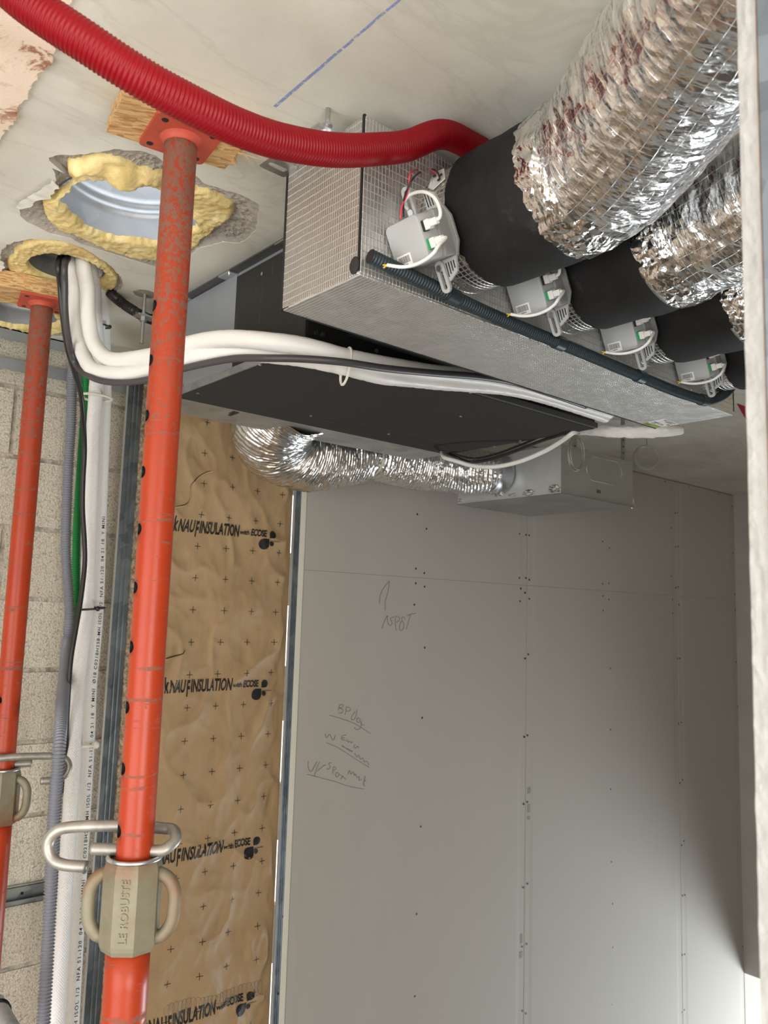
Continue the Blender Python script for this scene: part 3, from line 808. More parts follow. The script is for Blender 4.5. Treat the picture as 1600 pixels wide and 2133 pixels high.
strokes([[(657,943),(672,900),(693,858)], [(693,858),(692,890),(698,915)], [(735,868),(712,880),(722,905),(712,925),(700,918)], [(748,955),(742,905),(745,868),(765,870),(768,890),(748,905)], [(775,905),(768,945),(785,955),(797,925),(788,895),(775,905)], [(788,895),(782,878),(797,868),(805,885)], [(815,862),(845,852),(876,845)], [(838,856),(826,900),(812,948)]], *Z0)
strokes([[(388,1428),(380,1462)], [(388,1428),(412,1425),(405,1445),(384,1447),(410,1458),(400,1480),(380,1478)], [(432,1440),(424,1490)], [(432,1440),(458,1448),(452,1466),(430,1466)], [(488,1470),(470,1495),(462,1518),(480,1522),(492,1500),(500,1458)], [(505,1508),(496,1530),(512,1540),(520,1520),(505,1508)], [(530,1528),(522,1550),(548,1556)], [(530,1540),(520,1575),(495,1585),(482,1570)]], *Z0)
strokes([[(326,1494),(400,1515),(490,1550),(585,1610)]], *Z0)
strokes([[(298,1610),(305,1638),(325,1612),(340,1645),(352,1650),(362,1615)], [(430,1618),(405,1625),(402,1648),(425,1650)], [(402,1638),(420,1636)], [(432,1660),(440,1650),(445,1668),(452,1655),(462,1672),(468,1660)], [(490,1680),(478,1690),(490,1705),(500,1688),(510,1700)], [(400,1690),(430,1702),(472,1722)], [(405,1682),(440,1712),(468,1726)], [(485,1735),(500,1760),(510,1745),(522,1775),(535,1762),(545,1790),(560,1785),(575,1810)]], *Z0)
strokes([[(305,1668),(380,1700),(480,1765),(577,1825)]], *Z0)
strokes([[(190,1785),(190,1825),(205,1852),(228,1820),(245,1786)], [(260,1790),(240,1840),(228,1885)], [(245,1850),(290,1812),(303,1808)], [(338,1795),(318,1800),(330,1820),(318,1838),(308,1830)], [(345,1865),(350,1820),(368,1830),(350,1845)], [(370,1855),(362,1880),(380,1882),(385,1862),(370,1855)], [(392,1870),(430,1900)], [(395,1900),(412,1878)], [(440,1870),(452,1842),(460,1870),(475,1850),(482,1880),(490,1865),(500,1890),(515,1880),(512,1905),(530,1900)], [(552,1880),(545,1905),(540,1938)], [(556,1905),(540,1920),(548,1945)]], *Z0)
strokes([[(182,1868),(260,1888),(360,1915),(450,1945),(540,1962)]], *Z0)

# ---- near partition whose raw board edge closes the picture on the right
wn = struct('wall_near')
tag(wn, 'cut plasterboard edge and stud of the nearest partition')
def cutedge(u, v):
    z = ZF+(0.47-ZF)*v
    return Vector((0.5262 - 0.0010*noise.noise(Vector((u*3, z*40, 0))) + 0.0007*noise.noise(Vector((u*9, z*150, 2))), 0.245-0.0128*u, z))
mb = MB().grid(4, 500, cutedge, flip=True)
mb.box((0.5275, 0.2325, ZF), (XR-0.001, 0.2448, 0.47)); mb.build('board', M['gypsum'], wn)
def paperf(u, v):
    z = ZF+(0.47-ZF)*v
    return Vector((0.5254+0.010*u - 0.0014*max(0, noise.noise(Vector((z*60, 0, 5)))), 0.2318+0.0004*noise.noise(Vector((u*4, z*90, 1))), z))
MB().grid(2, 400, paperf).build('torn_paper', plain('brown_paper_edge', srgb(150, 120, 96), 0.8), wn)
MB().box((0.5775, 0.200, ZF), (XR-0.001, 0.2312, 0.47)).build('lining', M['render_white'], wn)
MB().box((0.5264, 0.186, ZF), (0.5765, 0.2312, 0.47)).build('stud', steel('bluish_zinc', srgb(150, 164, 176), srgb(116, 130, 142), 0.5), wn)

# ================================================================== STEEL PROPS
def rotz(a): return Matrix.Rotation(a, 4, 'Z')
def make_prop(px, py, zt, hole_dir, face_dir, plate_rot, z_col, label, pin_dir, nholes, wear_seed, pin_flip=1, z_low=ZF, hole0=0.20):
    """tube from under the head plate (zt) to the collar z_col (top), outer tube below down to the floor"""
    t = thing('steel_prop', label, 'prop', (px, py, ZF))
    T = Matrix.Translation((px, py, 0))
    ri, ro = 0.0240, 0.0285
    # inner tube with its row of pin holes
    L = zt-(z_col-0.12)
    mb = MB().tube([Vector((px, py, zt-0.0005-(L-0.0005)*k/60)) for k in range(61)], ri, 64, True)
    tub = mb.build('inner_tube', M['paint'], t, smooth=True)
    cut = MB()
    d = Vector((cos(hole_dir), sin(hole_dir), 0))
    for k in range(nholes):
        z = zt-hole0-0.0805*k
        if z < z_col+0.02: break
        c = Vector((px, py, z))
        cut.cyl(c+d*0.012, c+d*0.04, 0.0085, n=16)
        cut.cyl(c-d*0.012, c-d*0.04, 0.0085, n=16)
    co = cut.build('cutter', None)
    md = tub.modifiers.new('holes', 'BOOLEAN'); md.object = co; md.operation = 'DIFFERENCE'; md.solver = 'EXACT'
    me2 = bpy.data.meshes.new_from_object(tub.evaluated_get(bpy.context.evaluated_depsgraph_get()))
    tub.modifiers.clear(); old = tub.data; tub.data = me2
    me2.materials.clear(); me2.materials.append(M['paint']); me2.materials.append(M['black_steel'])  # black inner faces stand in for the shade inside the blind holes
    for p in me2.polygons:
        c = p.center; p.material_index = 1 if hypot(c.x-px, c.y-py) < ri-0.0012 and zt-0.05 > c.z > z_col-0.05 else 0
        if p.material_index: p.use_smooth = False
    bpy.data.objects.remove(co)
    # head plate with four holes and a weld bead
    R = T @ rotz(plate_rot)
    hp = 0.050
    poly = []
    for cx_, cy_, a0 in ((hp, hp, 0), (-hp, hp, pi/2), (-hp, -hp, pi), (hp, -hp, 1.5*pi)):
        for k in range(4):
            a = a0+pi/2*k/3; poly.append(R @ Vector((cx_-copysign_(cx_)*0.008+0.008*cos(a), cy_-copysign_(cy_)*0.008+0.008*sin(a), zt)))
    pl = MB().prism(poly, (0, 0, 0.006)).build('head_plate', M['red_plate'], t)
    for sx in (-1, 1):
        for sy in (-1, 1):
            q = R @ Vector((sx*0.036, sy*0.036, zt))
            adopt(MB().cyl(q+Vector((0, 0, -0.0004)), q+Vector((0, 0, 0.002)), 0.0052, n=14).build('bolt_hole', M['black_steel'], None), pl)
    pass
    MB().tube([Vector((px, py, zt-0.010+0.001*k)) for k in range(11)], [0.0243+0.0065*(k/10)**2 for k in range(11)], 40, False).build('weld_bead', M['red_plate'], t, smooth=True)
    # outer tube and foot plate
    zc0, zc1 = z_col-0.1165, z_col-0.004
    MB().tube([Vector((px, py, zc0+0.005-(zc0-z_low)*k/40)) for k in range(41)], ro, 48, True).build('outer_tube', M['lower_paint'], t, smooth=True)
    MB().box((px-0.06, py-0.06, ZF), (px+0.06, py+0.06, ZF+0.006)).build('foot_plate', M['red_plate'], t)
    # cast collar: octagonal body, two D handles, raised letters on the front facet
    F = T @ rotz(face_dir)              # local -Y faces the reader
    ap = 0.0355                          # apothem of the octagon
    rc = ap/cos(pi/8)
    prof = [(zc0, 0.90), (zc0+0.006, 0.97), (zc0+0.012, 1.0), (zc1-0.012, 1.0), (zc1-0.005, 0.96), (zc1, 0.90)]
    vs = []; fs = []
    for z, s in prof:
        for k in range(8):
            a = -pi/2+pi/8+k*pi/4; vs.append(F @ Vector((rc*s*cos(a), rc*s*sin(a), z)))
    for j in range(len(prof)-1):
        for k in range(8): fs.append((j*8+k, j*8+(k+1) % 8, (j+1)*8+(k+1) % 8, (j+1)*8+k))
    fs.append(tuple(range(8))[::-1]); fs.append(tuple(range(40, 48)))
    col = MB().add(vs, fs).build('collar', M['cast'], t)
    for s in (-1, 1):
        z0, z1 = zc0+0.020, zc1-0.022
        pts = [(s*0.024, 0.0, z1+0.002), (s*0.036, 0, z1+0.003), (s*0.048, 0, z1-0.004), (s*0.0555, 0, z1-0.018), (s*0.0565, 0, (z0+z1)/2), (s*0.0545, 0, z0+0.014), (s*0.046, 0, z0-0.001), (s*0.036, 0, z0-0.006), (s*0.024, 0, z0-0.004)]
        P = [F @ Vector(p) for p in spline(pts, 0.004)]
        def hr(L, th, p): return 0.0088+0.004*max(0, 1-abs((F.inverted() @ p).x)/0.036)*1.6
        adopt(MB().tube(P, 0.009, 16, True, hr, sx=1.0).build('handle', M['cast'], None, smooth=True), col)
    vs, fs = text_mesh('LE ROBUSTE', 0.0142, 0.0017, 0.0003, 0, 'CENTER', 1.08)
    TM = F @ Matrix.Translation((0.0045, -ap+0.0002, (zc0+zc1)/2)) @ Matrix.Rotation(pi/2, 4, 'X') @ Matrix.Rotation(pi/2, 4, 'Z')
    le = MB().add([TM @ Vector((v.x*0.95, v.y, v.z)) for v in vs], fs).build('raised_lettering', M['cast'], None); adopt(le, col)
    MB().tube([F @ Vector((0.0335*cos(a), 0.0335*sin(a), zc1+0.0022)) for a in [2*pi*k/40 for k in range(41)]], 0.0032, 8, False).build('washer_ring', M['zinc'], t, smooth=True)
    # bent locking pin: through the tube, round the back, then hooked
    a = pin_dir; e = Vector((cos(a), sin(a), 0)); n_ = Vector((-sin(a), cos(a), 0)); f = pin_flip
    zpn = zc1+0.0105
    o = Vector((px, py, zpn))
    def P(s, b, h): return o + e*s + n_*b + Vector((0, 0, h))
    pts = [P(-0.058, 0.0, 0), P(-0.03, 0, 0), P(0.03, 0, 0), P(0.043, 0.003, 0.004), P(0.050, 0.016, 0.012), P(0.042, 0.032, 0.019), P(0.025, 0.036, 0.020),
           P(-0.03, 0.036, 0.0215), P(-0.100, 0.034, 0.018), P(-0.122, 0.034, 0.010), P(-0.130, 0.034, -0.006), P(-0.123, 0.034, -0.024), P(-0.106, 0.034, -0.032), P(-0.074, 0.034, -0.0335)]
    MB().tube(spline(pts, 0.004), 0.0078, 18, True).build('locking_pin', M['pin'], t, smooth=True)
    return t
def copysign_(v): return 1 if v > 0 else -1
CAMV = lambda x, y: atan2(-y, -x)
np_ = at_z(377.5, 292, 0.688)
near_prop = make_prop(np_.x, np_.y, 0.688, radians(172), CAMV(np_.x, np_.y)+pi/2+radians(-13), radians(-8), -0.332,
    'near orange prop with its lettered two-handled collar wholly in view', atan2(CR.y, CR.x), 12, 1, z_low=ZF, hole0=0.262)
fp_ = at_z(88, 634, 0.686)
far_prop = make_prop(fp_.x, fp_.y, 0.686, radians(200), CAMV(fp_.x, fp_.y)+pi/2+radians(-22), radians(-12), -0.36,
    'far orange prop beside the cable bundle, its collar cut by the frame', atan2(-CR.y, -CR.x)+radians(30), 12, 3, 1, hole0=0.9)

# OSB pads under the two heads
def ragged_pad(c, lx, ly, rot, z0, z1, seed, rag=0.0):
    R = Matrix.Translation((c[0], c[1], 0)) @ rotz(rot); poly = []
    per = [(-lx, -ly), (lx, -ly), (lx, ly), (-lx, ly)]
    for i in range(4):
        a, b = Vector(per[i]), Vector(per[(i+1) % 4]); m = 14
        for k in range(m):
            p = a.lerp(b, k/m); j = 0.0016
            if i == 1 and rag: j = rag
            r = noise.noise(Vector((p.x*300, p.y*300, seed)))*j
            poly.append(R @ Vector((p.x + (r if i in (1, 3) else 0) + (abs(r) if i == 1 and rag else 0), p.y + (r if i in (0, 2) else 0), z0)))
    return MB().prism(poly, (0, 0, z1-z0))
oc = (np_.x-0.004, np_.y-0.006)
pad = thing('osb_pad', 'splintered OSB packing pieces between the near prop head and the ceiling', 'board', (oc[0], oc[1], 0.694))
ragged_pad((oc[0]-0.002, oc[1]+0.004), 0.092, 0.056, radians(-10), 0.6942, 0.7115, 2, 0.012).build('lower_board', M['osb'], pad)
ragged_pad((oc[0]+0.004, oc[1]-0.006), 0.095, 0.053, radians(-7), 0.7120, 0.7290, 5, 0.012).build('upper_board', M['osb'], pad)
mb = MB(); rr = random.Random(5)
for k in range(46):
    b = Vector((oc[0], oc[1], 0)) + rotz(radians(-10)).to_3x3() @ Vector((0.088+rr.uniform(-.02, .012), rr.uniform(-.056, .05), 0))
    b.z = rr.uniform(0.696, 0.722)
    d = rotz(radians(-10)+rr.uniform(-.7, .7)).to_3x3() @ Vector((1, 0, 0)); d.z = rr.uniform(-.35, .2)
    l = rr.uniform(0.012, 0.045); w = rr.uniform(.0008, .0026)
    q = Vector((-d.y, d.x, 0)).normalized()*w
    mb.add([b-q, b+q, b+d*l+q*0.2, b+d*l-q*0.2, b+Vector((0, 0, .0012))], [(0, 1, 2, 3), (1, 0, 4), (4, 2, 1), (0, 3, 4), (4, 3, 2)])
spn = mb.build('splinters', M['splinter'], pad); spn['kind'] = 'stuff'
fc = (fp_.x-0.004, fp_.y+0.002)
pad2 = ragged_pad(fc, 0.100, 0.056, radians(-12), 0.6922, 0.7290, 8, 0.010).build('osb_pad', M['osb'])
tag(pad2, 'OSB packing piece between the far prop head and the ceiling', 'board')

# galvanised tube leaning up at the bottom-left corner
e0, e1 = at_d(-6, 2102, 1.60), at_d(70, 2240, 1.36)
tb = thing('scaffold_tube', 'dull galvanised tube with a wire bound round it, low beside the far prop', 'tube', (e0.x, e0.y, e0.z))
axd = (e1-e0).normalized()
MB().tube(spline([e0-axd*0.025, e0, e1, e1+axd*0.25], 0.02), 0.0195, 28, True).build('tube', plain('rough_zinc', srgb(168, 175, 178), 0.5, 0.35, 30, 0.12, 40, 0.3), tb, smooth=True)
fr_ = frames([e0+axd*0.01, e0+axd*0.02])[0]
for q in (0.0, 0.011):
    MB().tube([fr_[0]+axd*q+fr_[1]*cos(a)*0.0208+fr_[2]*sin(a)*0.0208 for a in [2*pi*k/32 for k in range(33)]], 0.0017, 6, False).build('binding_wire', M['screw'], tb, smooth=True)

# ================================================================== STUDS AND INSULATION
def stud(x0, x1, label, mat, zb=ZF, zt=0.69):
    t = thing('metal_stud', label, 'stud', (x0, YB, ZF))
    w = x1-x0; y = YB
    prof = [(0, 0.012), (0, 0.0), (w*0.30, 0.0), (w*0.34, 0.0022), (w*0.42, 0.0022), (w*0.46, 0), (w*0.60, 0), (w*0.64, 0.0022), (w*0.72, 0.0022), (w*0.76, 0), (w, 0.0), (w, 0.02)]
    m = len(prof)
    vs = [(x0+a, y+b, z) for z in (zb, zt) for a, b in prof] + [(x0+a+(0.0012 if i > 0 and i < m-1 else (0.0012 if i == 0 else -0.0012)), y+b+0.0012, z) for z in (zb, zt) for i, (a, b) in enumerate(prof)]
    fs = [(i, i+1, m+i+1, m+i) for i in range(m-1)] + [(2*m+i+1, 2*m+i, 3*m+i, 3*m+i+1) for i in range(m-1)]
    MB().add(vs, fs).build('channel', mat, t)
    MB().box((x0-0.0016, y-0.0004, zb), (x0, y+0.010, zt)).build('lit_return', M['lit_zinc'], t)  # return flange in the lit zinc, paints the stud's bright edge line
    return t
stud(0.921, 0.963, 'galvanised C-stud between the block wall and the insulation', steel('stud_steel', srgb(150, 158, 162), srgb(112, 120, 124), 0.42))
stud(1.511, 1.5335, 'galvanised stud between the kraft insulation and the plasterboard', steel('stud_steel_blue', srgb(160, 170, 178), srgb(128, 140, 148), 0.4))
ins = thing('insulation_batt', 'kraft-faced mineral wool batt printed with black lettering', 'insulation', (1.24, 2.22, ZF))
KX0, KX1, KZ0, KZ1 = 0.985, 1.5105, ZF, 0.66
def kd(x, z):
    """relief of the wrinkled paper (towards the room is negative y)"""
    e = min(1, (KX1-x)/0.03)*min(1, (x-KX0)/0.03)
    a = fbm(Vector((x*5.5, z*3.4, 1.3)), 4)
    r = 1-abs(noise.noise(Vector((x*6.5+z*3.2, z*4.6-x*3.0, 8.0))))
    r2 = 1-abs(noise.noise(Vector((x*15+z*4, z*11-x*5, 2.0))))
    return YB+0.016 - (0.010*a + 0.011*r**6 + 0.0030*r2**6)*max(0.0, e)
kp = MB().grid(110, 520, lambda u, v: Vector((KX0+(KX1-KX0)*u, kd(KX0+(KX1-KX0)*u, KZ0+(KZ1-KZ0)*v), KZ0+(KZ1-KZ0)*v))).build('kraft_facing', M['kraft'], ins, smooth=True)
def woolf(u, v):
    z = ZF+(0.69-ZF)*v; x = 0.964+0.027*u
    b = sin(pi*u)
    return Vector((x+0.004*noise.noise(Vector((z*26, u*3, 1))), YB+0.008-0.016*b-0.009*fbm(Vector((x*160, z*70, 3)), 3)*b, z))
wo = MB().grid(8, 900, woolf).build('wool_edge', M['wool'], ins, smooth=False)
MB().box((0.969, YB+0.03, ZF), (1.51, YB+0.13, 0.69)).build('wool_core', M['wool'], ins)
def on_paper(x, z, lift=0.0007): return Vector((x, kd(x, z)-lift, z))
def print_mesh(vs, fs, x, z, rot=0.0):
    out = []
    for v in vs:
        xx, zz = v.x*cos(rot)-v.y*sin(rot), v.x*sin(rot)+v.y*cos(rot)
        out.append(on_paper(x+xx, z+zz, 0.0011))
    return out, fs
def subdivide(vs, fs, cutlen=0.012):
    bm = bmesh.new(); bv = [bm.verts.new(v) for v in vs]
    for f in fs:
        try: bm.faces.new([bv[i] for i in f])
        except ValueError: pass
    bmesh.ops.triangulate(bm, faces=bm.faces)
    for _ in range(3):
        es = [e for e in bm.edges if e.calc_length() > cutlen]
        if not es: break
        bmesh.ops.subdivide_edges(bm, edges=es, cuts=1); bmesh.ops.triangulate(bm, faces=bm.faces)
    bm.verts.index_update()
    r = [v.co.copy() for v in bm.verts], [[v.index for v in f.verts] for f in bm.faces]
    bm.free(); return r
def knauf():
    W = []
    for body, sy, dy in (('k', 1.22, 0.0), ('NAU', 1.0, 0.0), ('F', 1.28, -0.0115), ('INSULATION', 1.0, 0.0)):
        vs, fs = text_mesh(body, 0.050, 0, 0.0016, 0.17, 'LEFT', 1.0)
        W.append(([Vector((v.x*0.475, v.y*sy+dy, 0)) for v in vs], fs))
    x = 0.0; V = []; F_ = []
    for vs, fs in W:
        a = min(v.x for v in vs); b = max(v.x for v in vs); n0 = len(V)
        V += [v+Vector((x-a, 0, 0)) for v in vs]; F_ += [[i+n0 for i in f] for f in fs]; x += b-a+0.0016
    return [v-Vector((x, 0, 0)) for v in V], F_
kn = knauf()
wi = text_mesh('with', 0.0195, 0, 0.0006, 0.16, 'RIGHT', 0.95)
ec = text_mesh('ECOSE', 0.0285, 0, 0.0012, 0.10, 'LEFT', 0.95); ec = ([Vector((v.x*0.68, v.y, 0)) for v in ec[0]], ec[1])
tech = text_mesh('TECHNOLOGY', 0.0050, 0, 0.0001, 0, 'LEFT')
def drop(r, tipx, tipy, n=22):
    """round drop with one square corner"""
    out = []
    for k in range(n):
        a = 2*pi*k/n; out.append(Vector((r*cos(a), r*sin(a), 0)))
    ang = atan2(tipy, tipx)
    out = [p for p in out if abs((atan2(p.y, p.x)-ang+pi) % (2*pi)-pi) > 0.76]
    out.sort(key=lambda p: ((atan2(p.y, p.x)-ang) % (2*pi)))
    out.append(Vector((r*tipx*1.0, r*tipy*1.0, 0)))
    return out
zrow = [0.219, -0.250, -0.724, -1.170]
for zr in zrow + [-1.645, -2.12]:
    mb = MB()
    for (m, x, z) in ((kn, 1.3175, zr+0.002), (wi, 1.349, zr+0.010), (ec, 1.354, zr+0.009), (tech, 1.424, zr-0.006)):
        mb.add(*print_mesh(*subdivide(*m), x, z))
    mb.build('printed_lettering', M['ink'], ins)
    mb = MB()
    for (cx_, cz_, r, tx, ty) in ((1.4330, zr+0.017, 0.0120, -1, -1), (1.4030, zr-0.015, 0.0175, 1, 1), (1.4300, zr-0.013, 0.0075, -1, 1)):
        d = drop(r, tx, ty); n = len(d)
        mb.add(*print_mesh(*subdivide([Vector((0, 0, 0))]+d, [(0, 1+i, 1+(i+1) % n) for i in range(n)]), cx_, cz_))
    mb.build('printed_emblem', M['ink'], ins)
mb = MB()
for i in range(-2, 5):
    for j in range(-22, 8):
        x, z = 1.173+0.0955*i, -0.0098+0.0948*j
        x += 0.0012*j
        if not (KX0+0.01 < x < KX1-0.012): continue
        if z > KZ1-0.02 or z < ZF+0.02: continue
        s = 0.0100; w = 0.0009
        for q in ([(-s, -w), (0, -w), (s, -w), (s, w), (0, w), (-s, w)], [(-w, -s), (w, -s), (w, 0), (w, s), (-w, s), (-w, 0)]):
            mb.add([on_paper(x+a, z+b, 0.0012) for a, b in q], [(0, 1, 4, 5), (1, 2, 3, 4)])
mb.build('printed_crosses', M['ink'], ins)['kind'] = 'stuff'
def tear(pts, nm='tear'):
    P = spline([Vector((at_y(x, y, YB+0.012).x, 0, at_y(x, y, YB+0.012).z)) for x, y in pts], 0.004)
    n = len(P)
    up = [on_paper(p.x, p.z+0.0022*max(0.0, sin(pi*i/(n-1)))**.5+0.0002, 0.0010) for i, p in enumerate(P)]
    dn = [on_paper(p.x, p.z-0.0012*max(0.0, sin(pi*i/(n-1)))**.5, 0.0010) for i, p in enumerate(P)]
    MB().add(up+dn, [(i, i+1, n+i+1, n+i) for i in range(n-1)]).build(nm, M['screw'], ins)['label'] = 'dark tear in the paper'
    lip = [on_paper(p.x+0.002, p.z-0.0045, 0.0015) for i, p in enumerate(P)]
    dn2 = [on_paper(p.x, p.z-0.0010, 0.0052) for p in P]
    MB().add(dn2+lip, [(i, i+1, n+i+1, n+i) for i in range(n-1)]).build('curled_lip', M['kraft'], ins, smooth=True)
tear([(362, 1056), (388, 1050), (394, 1035), (396, 1012), (410, 995), (425, 985), (438, 981)])
tear([(343, 1372), (358, 1368), (376, 1362), (385, 1353)])
# pencil coil drawn on the paper
pp = []
for k in range(330):
    u = k/329; bx, bz = at_y(345, 2108, YB+.01), at_y(548, 2056, YB+.01)
    c = bx.lerp(bz, u); a = 2*pi*24*u
    pp.append(on_paper(c.x+0.013*cos(a), c.z+(0.018+0.004*sin(u*9))*sin(a), 0.0007))
MB().tube(pp, 0.0004, 4, False).build('pencil_coil', M['pencil'], ins)

# ================================================================== PIPES, CABLES, CONDUITS
def pxpath(pts): return [at_y(x, y, Y) for x, y, Y in pts]
def corrugated(name, pts, R, pitch, depth, mat, label, cat, n=20, ends=None, step=None, smooth=True):
    P = spline(pts, pitch/6); 
    def rf(L, th, p):
        s = 0.5+0.5*cos(2*pi*L/pitch)
        return R-depth*(1-s)**0.8
    o = MB().tube(P, R, n, True, rf).build(name, mat, None, smooth=smooth)
    return tag(o, label, cat) if label else o
# red conduit
rc_pts = [at_d(-150, -170, 0.80), at_d(-20, -62, 0.80), at_d(60, 8, 0.80), at_d(170, 82, 0.805), at_d(290, 160, 0.825), at_d(400, 220, 0.86), at_d(500, 267, 0.905), at_d(590, 296, 0.95), at_d(700, 313, 1.01), at_d(800, 310, 1.075), at_d(850, 303, 1.11), at_d(920, 280, 1.175), Vector((0.845, 0.806, 0.7075)), Vector((0.96, 0.810, 0.709)), Vector((1.15, 0.810, 0.709)), Vector((1.6, 0.810, 0.709)), Vector((1.95, 0.810, 0.709))]
corrugated('red_conduit', rc_pts, 0.0205, 0.0046, 0.0012, M['red_conduit'], 'thick red corrugated conduit sweeping under the ceiling', 'conduit', 28)
# white insulated pipes: the pair that turns to the unit
up_ = [(172, 545, 1.735), (182, 600, 1.74), (184, 660, 1.74), (196, 715, 1.72), (232, 749, 1.66), (300, 744, 1.55), (350, 731, 1.46), (410, 714, 1.36), (480, 706, 1.26), (560, 711, 1.19), (640, 723, 1.15), (720, 744, 1.13), (800, 760, 1.125), (850, 768, 1.125), (900, 776, 1.125), (1000, 787, 1.125), (1075, 801, 1.12), (1150, 822, 1.12), (1225, 846, 1.12), (1270, 860, 1.12)]
lo_ = [(150, 545, 1.77), (158, 600, 1.78), (157, 660, 1.79), (168, 720, 1.78), (192, 768, 1.72), (245, 779, 1.63), (310, 771, 1.54), (400, 744, 1.385), (480, 733, 1.285), (560, 738, 1.215), (640, 747, 1.17), (720, 765, 1.15), (800, 784, 1.145), (860, 790, 1.15), (920, 796, 1.15), (1000, 803, 1.15), (1075, 812, 1.15), (1150, 831, 1.15), (1225, 855, 1.15), (1262, 868, 1.15)]
def wr_r(R, seed, amp):
    def rf(L, th, p):
        cr = abs(noise.noise(Vector((L*38, cos(th)*1.2+seed, sin(th)*1.2))))
        return R*(1+amp*noise.noise(Vector((L*9, cos(th)+seed, sin(th))))) - amp*0.010*max(0, 0.25-cr)*4
    return rf
P = spline([at_z(168, 520, ZC+0.10)+Vector((0.02, 0.02, 0))] + pxpath(up_), 0.004)
tag(MB().tube(P, 0.0165, 24, True, wr_r(0.0165, 1, 0.05)).build('insulated_pipe', M['pipe'], None, smooth=True), 'white insulated pipe bending to the unit, upper of the two', 'pipe')
P = spline([at_z(150, 520, ZC+0.10)+Vector((0.03, 0.05, 0))] + pxpath(lo_), 0.004)
tag(MB().tube(P, 0.0165, 24, True, wr_r(0.0165, 4, 0.09)).build('insulated_pipe', M['pipe'], None, smooth=True), 'white insulated pipe bending to the unit, lower of the two', 'pipe')
P = spline([at_y(1196, 893, 1.36), at_y(1228, 894, 1.29), at_y(1275, 898, 1.20), at_y(1330, 899, 1.13), at_y(1385, 897, 1.07), at_y(1424, 896, 1.035)], 0.003)
wr9 = wr_r(0.0165, 9, 0.16); PL = sum((P[i]-P[i-1]).length for i in range(1, len(P)))
tag(MB().tube(P, 0.0165, 28, True, lambda L, th, p: wr9(L, th, p)*(1-0.5*max(0, (L-PL+0.07)/0.07)**2*(1+0.6*noise.noise(Vector((cos(th)*2, sin(th)*2, L*40)))))+0.0025*noise.noise(Vector((cos(th)*3, sin(th)*3, L*55)))).build('insulated_pipe', M['pipe'], None, smooth=True), 'creased white pipe sleeve poking out past the end of the unit under the plenum', 'pipe')
# the vertical waffled pair
b1 = [(186, 545, 1.78), (194, 600, 1.83), (197, 650, 1.92), (203, 740, 2.05), (199, 820, 2.09), (194, 900, 2.11), (191, 1000, 2.12), (187, 1100, 2.12), (184, 1180, 2.12), (181, 1260, 2.12), (172, 1340, 2.10), (162, 1430, 2.08), (155, 1550, 2.06), (146, 1700, 2.03), (136, 1850, 2.00), (126, 2000, 1.96), (117, 2140, 1.93), (106, 2330, 1.90)]
b2 = [(205, 545, 1.80), (213, 600, 1.85), (213, 650, 1.95), (217, 740, 2.08), (218, 820, 2.12), (215, 900, 2.14), (211, 1000, 2.15), (207, 1100, 2.15), (205, 1180, 2.15), (202, 1260, 2.145), (196, 1340, 2.13), (187, 1430, 2.11), (182, 1550, 2.09), (173, 1700, 2.07), (164, 1850, 2.04), (156, 2000, 2.00), (148, 2140, 1.97), (138, 2330, 1.94)]
for pts, lab, sd in ((b1, 'white waffled pipe running down the block wall, beside the grey conduit', 2), (b2, 'white waffled pipe with faint black print, running down beside the C-stud', 6)):
    P = spline([pxpath(pts[:1])[0]+Vector((0, 0, 0.12))] + pxpath(pts), 0.008)
    o = MB().tube(P, 0.0178, 26, True, wr_r(0.0178, sd, 0.02)).build('insulated_pipe', M['waffle'], None, smooth=True)
    tag(o, lab, 'pipe')
    if sd == 6:                       # black print along the pipe
        FRM = frames(P); body = 'Ø18 C021BH258-MH ISOL 1/2  NFA 51-120  04 21 18  Y MINI  '*3
        vs, fs = text_mesh(body, 0.0135, 0, 0.0001, 0, 'LEFT', 1.25)
        L = [0]
        for i in range(1, len(P)): L.append(L[-1]+(P[i]-P[i-1]).length)
        out = []
        for v in vs:
            s = L[-1]-0.05-v.x
            if s < 0.02: s = 0.02
            i = min(range(len(L)), key=lambda q: abs(L[q]-s)) if False else max(0, min(len(L)-2, int(s/L[-1]*(len(L)-1))))
            w = min(1, max(0, (s-L[i])/max(1e-6, L[i+1]-L[i])))
            c = P[i].lerp(P[i+1], w); tt = FRM[i][3]
            tow = (-c).normalized(); tow = (tow-tt*tow.dot(tt)).normalized(); side = tt.cross(tow)
            if side.dot(CR) < 0: side = -side
            ang = 0.80 - v.y/0.0178*0.9
            out.append(c + (tow*cos(ang)+side*sin(ang))*0.0187)
        keep = [f for f in fs if max(vs[i].x for i in f) < L[-1]-0.1]
        adopt(MB().add(out, keep).build('printed_marking', M['ink'], None), o)
gc = [(158, 700, 2.335), (153, 760, 2.30), (150, 800, 2.28), (148, 880, 2.27), (143, 960, 2.265), (139, 1060, 2.26), (137, 1150, 2.255), (143, 1240, 2.25), (145, 1290, 2.245), (139, 1350, 2.235), (131, 1450, 2.00), (124, 1550, 1.85), (113, 1700, 1.85), (106, 1850, 1.86), (98, 2000, 1.84), (90, 2140, 1.82), (80, 2330, 1.8)]
corrugated('grey_conduit', pxpath(gc), 0.0148, 0.0068, 0.0036, M['grey_conduit'], 'grey corrugated conduit running down the block wall', 'conduit', 20)
gg = [(140, 548, 1.80), (150, 620, 1.86), (165, 700, 2.15), (178, 770, 2.27), (178, 830, 2.29), (173, 900, 2.30), (166, 1000, 2.305), (160, 1100, 2.31), (158, 1200, 2.30), (158, 1300, 2.28), (152, 1450, 2.26), (145, 1600, 2.24), (130, 1850, 2.2), (112, 2140, 2.13)]
